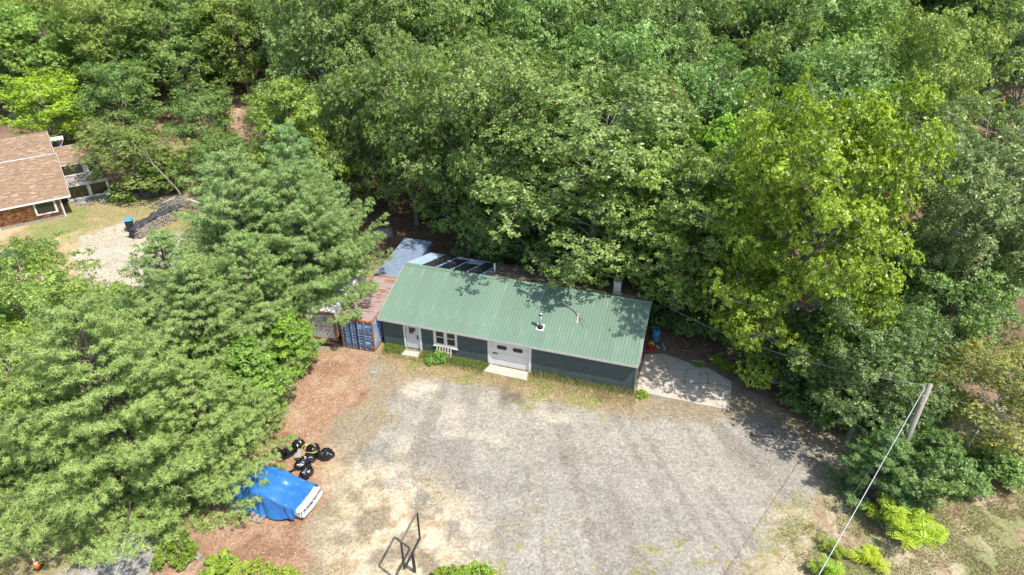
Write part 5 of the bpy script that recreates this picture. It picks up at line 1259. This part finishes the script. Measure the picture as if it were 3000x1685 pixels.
# --- front row of the forest behind the shop
FR = [('oak0',-9.0,59.0,15.5,4.2,GN,'tall oak with a bare grey trunk standing behind the boulder'),
 ('oak1',-3.6,53.2,15.5,4.8,(1.0,1.0,0.95),'large oak overhanging the blue strips on the rear roof'),
 ('oak2',0.6,50.4,16.5,5.2,(1.0,1.0,0.95),'large oak behind the vent pipe of the shop'),
 ('high1',6.0,45.6,16.4,6.8,(0.97,1.0,0.98),'broad high-crowned oak spreading over the middle of the rear roof'),
 ('oak3',4.8,51.6,13.0,4.6,(0.95,1.0,0.95),'oak standing behind the broad one over the rear roof'),
 ('oak1',9.0,47.8,10.5,3.8,(1.0,1.0,1.0),'oak just left of the sheet metal flue'),
 ('oak4',12.3,43.4,13.6,5.6,(1.05,1.1,0.85),'high crowned oak shading the right end of the green roof'),
 ('maple0',14.6,46.6,15.6,3.7,(1.15,1.3,0.60),'tall light green maple right of the flue'),
 ('birch0',10.8,49.8,17.0,3.3,(1,1,1),'yellowing birch with a white trunk behind the shop'),
 ('oak0',16.0,44.0,8.0,3.0,(0.95,1.05,0.85),'low green tree behind the concrete slab'),
 ('bigmaple',17.7,35.8,18.3,5.1,(1.15,1.20,0.46),'huge bright yellow-green maple beside the concrete slab'),
 ('high1',16.6,53.5,15.5,4.2,(0.85,0.95,0.95),'dark oak between the birch and the huge bright maple'),
 ('bigoak',29.0,38.5,14.6,5.8,(0.95,0.95,1.10),'huge grey-green oak at the right edge of the picture'),
 ('oak2',36.5,44.5,12.5,4.6,(1.0,1.0,1.05),'grey-green oak cut by the right edge'),
 ('oak3',26.5,36.2,8.6,3.8,(0.80,0.90,0.95),'dark oak between the maple and the utility pole'),
 ('birch1',26.2,28.6,8.4,3.8,(0.95,1.05,0.9),'yellowing birch at the lower right beside the utility pole'),
 ('birch0',31.0,29.4,8.6,3.8,(0.9,1.05,0.95),'yellow-green birch cut by the right edge'),
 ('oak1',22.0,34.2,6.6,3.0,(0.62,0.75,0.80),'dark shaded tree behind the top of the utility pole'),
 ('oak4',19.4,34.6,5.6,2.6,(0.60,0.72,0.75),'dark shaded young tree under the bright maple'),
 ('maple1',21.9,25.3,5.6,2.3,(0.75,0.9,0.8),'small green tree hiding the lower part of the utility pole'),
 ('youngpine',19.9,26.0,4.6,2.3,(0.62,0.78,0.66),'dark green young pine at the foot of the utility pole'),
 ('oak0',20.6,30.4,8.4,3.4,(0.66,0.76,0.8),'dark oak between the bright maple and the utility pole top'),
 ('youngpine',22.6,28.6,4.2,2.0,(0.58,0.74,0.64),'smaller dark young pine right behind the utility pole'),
 ('oak2',24.5,50.0,14.5,4.0,(0.95,1.0,1.0),'green oak behind the huge bright maple'),
 ('oak4',-13.8,61.5,13.0,3.6,(0.95,1.0,0.9),'oak left of the boulder above the pine tops'),
 ('oak3',-20.0,62.0,11.0,3.6,(1.1,1.15,0.85),'light green oak behind the bluish rear pine'),
 ('pine0',37.5,72.0,14.0,4.5,(0.75,0.85,0.9),'pale green pine among the oaks at the upper right')]
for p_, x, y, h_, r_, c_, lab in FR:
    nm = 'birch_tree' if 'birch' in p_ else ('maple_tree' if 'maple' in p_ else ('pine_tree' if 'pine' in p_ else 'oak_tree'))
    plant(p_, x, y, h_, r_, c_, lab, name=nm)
for k, (x, y, h_, r_, lab) in enumerate(((-1.6,50.8,6.5,3.0,'low dark oak behind the blue strips of the rear roof'),(2.4,49.8,6.0,2.9,'low oak close behind the vent pipe'),(6.4,48.4,5.6,2.8,'low oak drooping over the rear eave in the middle'),(9.7,46.9,5.0,2.5,'low oak drooping over the rear eave left of the flue'))):
    plant('oak%d' % k, x, y, h_, r_, (0.9,1.0,0.95), lab, name='oak_tree')
# bare trunks seen in the gap at the right
tk = MB()
PR['trunky0'] = broadleaf(701, Ht=18, Rr=4.5, base=0.50, limbs=22, tr=0.40); PR['trunky1'] = broadleaf(702, Ht=18, Rr=4.5, base=0.45, limbs=22, tr=0.32)
for k, (x, y) in enumerate(((48.8,72.0), (50.6,72.6), (53.5,70.0))):
    plant('trunky%d' % (k % 2), x, y, 18.0, 4.6, (0.85,0.95,0.95), 'tall thick-trunked oak, %s of three in the gap at the right edge' % ('left', 'middle', 'right')[k], name='oak_tree')
for x, y, lab in ((-58.5,92.0,'leaning grey trunk with sparse browning leaves at the upper left'), (-64.5,90.0,'grey trunk with sparse browning leaves cut by the upper left edge')):
    plant('birch1', x, y, 16.5, 3.4, (1.05,0.92,0.8), lab, name='browning_tree')
# --- the forest on the slope
fwd = np.array([0, math.cos(R(31.713)), -math.sin(R(31.713))]); upv = np.array([0, math.sin(R(31.713)), math.cos(R(31.713))])
ORD = 'front second third fourth fifth sixth seventh eighth ninth tenth eleventh twelfth thirteenth fourteenth'.split()
LAND = ['the left edge', 'the cottage', 'the woodpile', 'the tall pines', 'the containers', 'the shop door', 'the garage door', 'the flue', 'the cracked slab', 'the bright maple', 'the pole', 'the right edge']
bins = {}
def pix(x, y, z):
    v = np.array([x, y, z-29.45]); d = v@fwd; return 1500+2000*v[0]/d, 842.5-2000*(v@upv)/d
GROUP = {}
gy = 57.0; rr_ = random.Random(11); nfor = 0; cand = []
while gy < 122:
    gx = -100.0
    while gx < 100:
        cand.append((gx+rr_.uniform(-2.3,2.3), gy+rr_.uniform(-2.0,2.0))); gx += 6.4
    gy += 5.6
for x, y in cand:
    h_ = rr_.uniform(13.0, 19.0); z = H(x, y)
    px, py = pix(x, y, z+h_*0.6)
    pt = pix(x, y, z+h_)[1]
    if px < -130 or px > 3130 or pix(x, y, z+h_*0.15)[1] < -10: continue
    if px < 560 and y < 78 and x < -33: continue
    if -55 < x < -30 and y < 76: continue
    pm = pix(x, y, z+h_*0.5); pb = pix(x, y, z+h_*0.15)
    if y < 74 and 2760 < px < 3000 and pt < 430 and pb[1] > 190: continue
    if y < 92 and any(abs(pm[0]-a) < 55 and pt < c_ < pb[1]+10 for a, c_ in ((590, 285), (790, 240), (650, 400))): continue
    if x > 22 and y < 52 and x < 45: continue
    if min(math.hypot(x-a, y-b)-c_*0.62 for a, b, c_ in placed if True) < 1.9: continue
    t_ = rr_.random()
    if px < 900:
        zone = 'left'; kind = 'olive' if t_ < 0.5 else ('green' if t_ < 0.82 else ('lime' if t_ < 0.93 else 'dry'))
    elif px < 2050:
        zone = 'mid'; kind = 'green' if t_ < 0.80 else ('lime' if t_ < 0.92 else 'olive')
    else:
        zone = 'right'; kind = 'grey' if t_ < 0.45 else ('olive' if t_ < 0.75 else 'green')
    col = dict(olive=(1.15,1.12,0.85), green=(0.98,1.06,0.98), lime=(1.18,1.22,0.75), dry=(1.75,1.35,0.65), grey=(0.95,1.0,1.08))[kind]
    zt = dict(left='upper left beyond the cottage', mid='upper middle behind the shop', right='upper right beyond the bright maple')[zone]
    adj = dict(olive='olive green oak', green='mid green oak', lime='lighter yellow-green maple', dry='browning thin-crowned tree', grey='grey-green oak')[kind]
    br_ = 0.86+0.28*rr_.random()
    pr_ = ('maple%d' % rr_.randrange(3)) if kind == 'lime' else (('birch%d' % rr_.randrange(2)) if kind == 'dry' else 'oak%d' % rr_.randrange(5))
    if kind == 'dry': col = (1.0,0.97,0.85)
    bi = min(11, max(0, int(px/250))); bins[bi] = bins.get(bi, -1)+1
    lab_ = f'{adj}, {ORD[bins[bi]] if bins[bi] < 14 else str(bins[bi]+1)+"th"} back in the wood straight above {LAND[bi]}'
    plant(pr_, x, y, h_*(0.82 if zone == 'left' and y < 95 else 1), rr_.uniform(4.4, 6.0)*(0.7 if kind == 'lime' else 1), tuple(c*br_ for c in col), lab_, name='maple_tree' if kind == 'lime' else 'oak_tree', group=f'{adj}s in the {zt}', reg=False)
    nfor += 1
print('forest trees', nfor)
# --- shrubs and undergrowth at the forest edge
UND = [(13.0,41.2,1.9,1.4,'dark shrub behind the blue barrel'), (15.6,40.4,2.0,1.6,'dark shrub behind the ferns'), (17.8,37.6,1.9,1.7,'dark shrub at the foot of the bright maple'), (18.6,33.2,1.5,1.5,'dark shrub at the shaded edge of the gravel'),
       (20.3,31.6,1.8,1.6,'dark shrub left of the young pine'), (24.6,26.6,1.9,1.6,'shrub right of the pole base'), (27.5,27.6,2.0,1.8,'shrub under the yellowing birch'), (31.0,27.3,1.9,1.7,'shrub at the right edge under the birch'),
       (-15.5,54.6,1.8,1.6,'shrub in the wood left of the boulder'), (-7.5,60.6,1.6,1.5,'shrub right of the bare grey trunk'), (11.0,42.9,1.6,1.3,'shrub pressed against the shop end wall'), (26.8,33.0,2.4,1.8,'tall shrub behind the utility pole'),
       (23.5,31.5,2.2,1.8,'shrub between the two young pines'), (33.0,50.0,2.2,2.0,'shrub in the gap below the big trunks'), (38.0,54.0,2.2,2.0,'shrub on the slope in the right gap')]
for k, (x, y, h_, r_, lab) in enumerate(UND):
    plant('bush%d' % (k % 3), x, y, h_, r_, (0.75,0.9,0.8), lab, 'shrub', 'shrub', reg=False)
VN = [(-14.0,21.0,0.7,1.2,'yellow-green vine bush at the bottom edge, left end by the timber beam'), (-12.5,20.5,0.75,1.35,'yellow-green vine bush in the middle of the bottom left clump'), (-11.0,20.3,0.5,1.1,'yellow-green vine bush at the right end of the bottom left clump'), (-16.6,21.9,0.9,1.2,'small green vine bush under the lowest pine branches'),
      (-3.0,20.6,0.7,0.8,'bright green bush at the bottom edge right of the sign frame'), (-1.7,20.3,0.95,1.2,'larger bright green bush right of the sign post')]
for k, (x, y, h_, r_, lab) in enumerate(VN):
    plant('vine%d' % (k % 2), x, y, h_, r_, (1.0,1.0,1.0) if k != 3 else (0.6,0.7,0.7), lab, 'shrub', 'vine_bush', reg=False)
LC = [(19.6,23.6,2.3,1.7,(1.3,1.35,1),'large yellow-green locust bush below the young pine'), (20.9,22.9,1.8,1.4,(1.3,1.35,1),'lower half of the locust bush pair at the right'), (16.4,22.2,1.0,0.8,(0.9,0.95,1),'small locust sprout beside the overhead cable'), (18.0,21.6,0.8,1.0,(1.5,1.3,0.8),'yellow locust sprout beside the overhead cable'),
      (15.4,20.6,1.5,1.3,(1.0,1.15,0.9),'green locust bush at the bottom edge under the cable'), (14.6,19.0,1.3,1.5,(1.3,1.3,0.9),'yellow-green locust bush cut by the bottom edge'), (17.2,18.6,0.9,1.1,(1.3,1.3,1),'low yellow-green locust bush at the bottom edge')]
for k, (x, y, h_, r_, c_, lab) in enumerate(LC):
    plant('locust%d' % (k % 2), x, y, h_, r_, c_, lab, 'shrub', 'locust_bush', reg=False)
for x, y, h_, lab in ((12.9,37.45,0.4,'small bright green fern left of the larger fern behind the slab'), (14.4,37.9,0.75,'large bright green fern behind the slab'), (15.2,37.1,0.65,'bright green fern right of the large one behind the slab')):
    plant('fern', x, y, h_, 0.45 if h_ < 0.5 else 0.75, (0.85,0.95,0.9), lab, 'fern', 'fern', reg=False)
plant('bush1', *bw(4.3,-0.75), 0.75, 0.75, (0.95,1.2,0.7), 'leafy green vine growing over the pallet under the window', 'vine', 'climbing_vine', reg=False)
plant('vine0', *bw(18.5,-0.15), 0.35, 0.5, (0.95,1,0.8), 'bright yellow-green weed at the front corner of the slab', 'weed', 'weed_clump', reg=False)
for lx, lab in ((0.5,'yellow-green weed clump between container and door'), (1.25,'tall weed clump left of the door step')):
    plant('vine1', *bw(lx,-0.35), 0.4, 0.42, (0.6,0.62,0.7), lab, 'weed', 'weed_clump', reg=False)
for x, y, lab in ((-40.6,64.3,'small green weed clump below the left sun room window'), (-39.0,64.2,'small green weed clump on the rubble beside the sun room')):
    plant('bush0', x, y, 0.6, 0.6, (1.2,1.3,0.7), lab, 'weed', 'weed_clump', reg=False)

# ------------------------------------------------------------------ grass, litter, pebbles
def blades(name, X, Y, h, wd, col, label, lean=0.5, mat='grass'):
    n = len(X); a = rng.random(n)*6.28; Z = height(X, Y)
    hh = h*rng.uniform(0.5, 1.3, n); lx = rng.normal(0, lean, n)*hh; ly = rng.normal(0, lean, n)*hh
    b = np.stack([X, Y, Z], 1); s = np.stack([np.cos(a), np.sin(a), 0*a], 1)*wd*0.5
    V = np.stack([b-s, b+s, b+np.stack([lx, ly, hh], 1)], 1).reshape(-1, 3)
    o = link(name, npmesh(name, V, np.arange(3*n).reshape(-1, 3), M[mat], col=np.array(col)[rng.integers(0, len(col), n)]*rng.uniform(0.8, 1.2, (n, 1))))
    return tag(o, label, kind='stuff')
GRN = [(0.14,0.21,0.05),(0.22,0.29,0.07),(0.30,0.33,0.10)]; DRY = [(0.42,0.33,0.17),(0.33,0.22,0.12),(0.48,0.40,0.24)]
def strip(lx0, lx1, depth, n, skip=()):
    lx = rng.uniform(lx0, lx1, n); ly = -0.03-np.abs(rng.normal(0, depth, n))
    for a, b in skip:
        k = ~((lx > a) & (lx < b) & (ly > -1.0)); lx, ly = lx[k], ly[k]
    p = B0[None]+BU[None]*lx[:, None]+BV[None]*ly[:, None]; return p[:, 0], p[:, 1]
SK = ((1.65,3.0),(7.9,10.95))
x, y = strip(0.2, 7.9, 0.40, 11000, SK); blades('green_weeds', x, y, 0.26, 0.035, GRN, 'green weeds growing along the foot of the shop front wall')
x, y = strip(0.2, 18.2, 0.95, 11000, SK); blades('dry_weeds', x, y, 0.14, 0.03, DRY+GRN[1:], 'dry brown and olive weeds in a strip before the shop front wall')
x, y = strip(10.9, 18.0, 0.25, 1400); blades('tall_weeds', x, y, 0.42, 0.03, GRN+DRY[:1], 'tall thin weeds along the wall right of the garage door', 0.15)
def scatter(poly, n, thr=None, sc_=2.0, seed=60, soft=0.0):
    P = np.array(poly); x = rng.uniform(P[:, 0].min(), P[:, 0].max(), n); y = rng.uniform(P[:, 1].min(), P[:, 1].max(), n)
    k = pdist(x, y, poly) > soft
    if thr is not None: k &= vnoise(x+400, y+400, sc_, seed, 3) > thr
    return x[k], y[k]
x, y = scatter([(10.5,17),(12.4,24.3),(16,27),(19,28.5),(24,30),(40,33),(40,14),(10.5,14)], 230000, 0.44, 0.9, 61); k = rng.random(len(x)) < smooth(pdist(x, y, [(11.5,10),(13.2,24.0),(16.6,26.4),(19.6,28),(24,30),(60,33),(60,10)])/2.6+0.12); x, y = x[k], y[k]
blades('meadow_grass', x, y, 0.12, 0.034, GRN[1:]+[(0.32,0.38,0.10)]+DRY+[(0.46,0.40,0.25)], 'rough mixed green and dry grass at the lower right')
x, y = scatter([(10.5,17),(12.4,24.3),(16,27),(19,28.5),(24,30),(40,33),(40,14),(10.5,14)], 40000, 0.64, 1.1, 62); k = rng.random(len(x)) < smooth(pdist(x, y, [(11.5,10),(13.2,24.0),(16.6,26.4),(19.6,28),(24,30),(60,33),(60,10)])/2.0); x, y = x[k], y[k]
blades('brown_weeds', x, y, 0.18, 0.04, [(0.20,0.13,0.09),(0.26,0.18,0.12),(0.34,0.25,0.16)], 'patches of brown dried weeds at the lower right')
x, y = scatter(ZONES['lot'], 90000, 0.60, 0.8, 63); k = (vnoise(x+400, y+400, 6, 64, 2) > 0.45) | (x < -4); x, y = x[k], y[k]
blades('gravel_weeds', x, y, 0.06, 0.035, GRN+DRY+DRY, 'sparse low weeds growing through the gravel lot')
x, y = scatter(ZONES['lawn'], 60000, 0.50, 3.0, 65); blades('lawn_grass', x, y, 0.07, 0.05, GRN[1:]+DRY[:1], 'short green grass in front of the cottage')
x, y = scatter([(-40,14),(-40,27),(-24,25),(-20,20),(-20,14)], 40000, 0.45, 2.0, 66); blades('lawn_grass', x, y, 0.07, 0.04, GRN[1:]+DRY, 'short dry lawn around the traffic cone')
x, y = scatter([(-12,18),(-6,20),(-3.5,24),(-4,28),(-9,30),(-9.5,24)], 30000, 0.60, 0.9, 67); blades('dry_grass', x, y, 0.07, 0.03, DRY+GRN[1:2], 'thin dry grass between pine needles and gravel')
def flakes(name, X, Y, size, col, label, lift=0.02, up=0.25):
    n = len(X); Z = height(X, Y)+lift; a = rng.random(n)*6.28; s = size*rng.uniform(0.5, 1.4, n)
    P = []
    for k in range(4):
        P.append(np.stack([X+s*np.cos(a+k*1.57)*(1 if k % 2 else 0.6), Y+s*np.sin(a+k*1.57)*(1 if k % 2 else 0.6), Z+s*up*rng.normal(0, 1, n)*0.6+s*0.3], 1))
    V = np.stack(P, 1).reshape(-1, 3)
    return tag(link(name, npmesh(name, V, np.arange(4*n).reshape(-1, 4), M['litter'], col=np.array(col)[rng.integers(0, len(col), n)]*rng.uniform(0.75, 1.25, (n, 1)))), label, kind='stuff')
LT = [(0.20,0.11,0.07),(0.30,0.17,0.10),(0.14,0.09,0.06),(0.40,0.26,0.17),(0.24,0.15,0.10)]
x, y = scatter([(8.8,42),(8.9,38.6),(13.6,37.9),(15.3,35.8),(18.5,31.5),(22,30.5),(26,33),(24,46),(12,47)], 26000, 0.36, 1.2, 70); flakes('dead_leaves', x, y, 0.06, LT, 'brown dead leaves on the ground behind the concrete slab')
x, y = scatter([(-20,52),(-9,51),(-3,52),(-2,66),(-20,68)], 16000, 0.36, 1.2, 71); flakes('dead_leaves', x, y, 0.07, LT, 'brown dead leaves on the forest floor around the boulder')
x, y = scatter([(28,44),(50,50),(60,70),(52,82),(34,70)], 16000); flakes('dead_leaves', x, y, 0.10, LT, 'brown dead leaves on the forest floor in the right gap')
x, y = scatter(ZONES['needle'], 16000, 0.42, 0.9, 72); flakes('pine_litter', x, y, 0.035, [(0.34,0.17,0.09),(0.42,0.24,0.13),(0.24,0.13,0.08),(0.55,0.42,0.30)], 'red-brown pine litter beside the tarped car', 0.005, 0.2)
x, y = scatter(ZONES['lot'], 26000); x2, y2 = scatter([(-14,40),(-8,38),(-3,21),(-12,17),(-19,22)], 7000); X = np.r_[x, x2]; Y = np.r_[y, y2]
flakes('pebbles', X, Y, 0.019, [(0.52,0.49,0.43),(0.66,0.63,0.57),(0.34,0.32,0.28),(0.44,0.41,0.36),(0.14,0.13,0.12)], 'scattered pale pebbles on the gravel lot', 0.008, 0.5)
x, y = scatter(ZONES['lot'], 220); flakes('stones', x, y, 0.05, [(0.70,0.68,0.63),(0.60,0.57,0.52)], 'larger pale stones on the gravel lot', 0.015, 0.5)
# low twigs on the forest floor
tw = []
for k in range(160):
    zx, zy = (random.uniform(-19,-5), random.uniform(51,64)) if k % 2 else (random.uniform(9.5,22), random.uniform(34,45))
    a = random.random()*3.14; l = random.uniform(0.4, 1.8)
    if k % 2 == 0 and 8.5 < zx < 15.5 and zy < 38: continue
    tw.append((np.array([[zx, zy, H(zx, zy)+0.06], [zx+l*0.5*math.cos(a), zy+l*0.5*math.sin(a), H(zx, zy)+0.12], [zx+l*math.cos(a+.2), zy+l*math.sin(a+.2), H(zx, zy)+0.08]]), np.array([0.022, 0.017, 0.008])))
tv, tf = tubes(tw, 4); tag(link('fallen_sticks', npmesh('fallen_sticks', tv, tf, M['wood_grey'])), 'grey dead sticks scattered on the forest floor', kind='stuff')
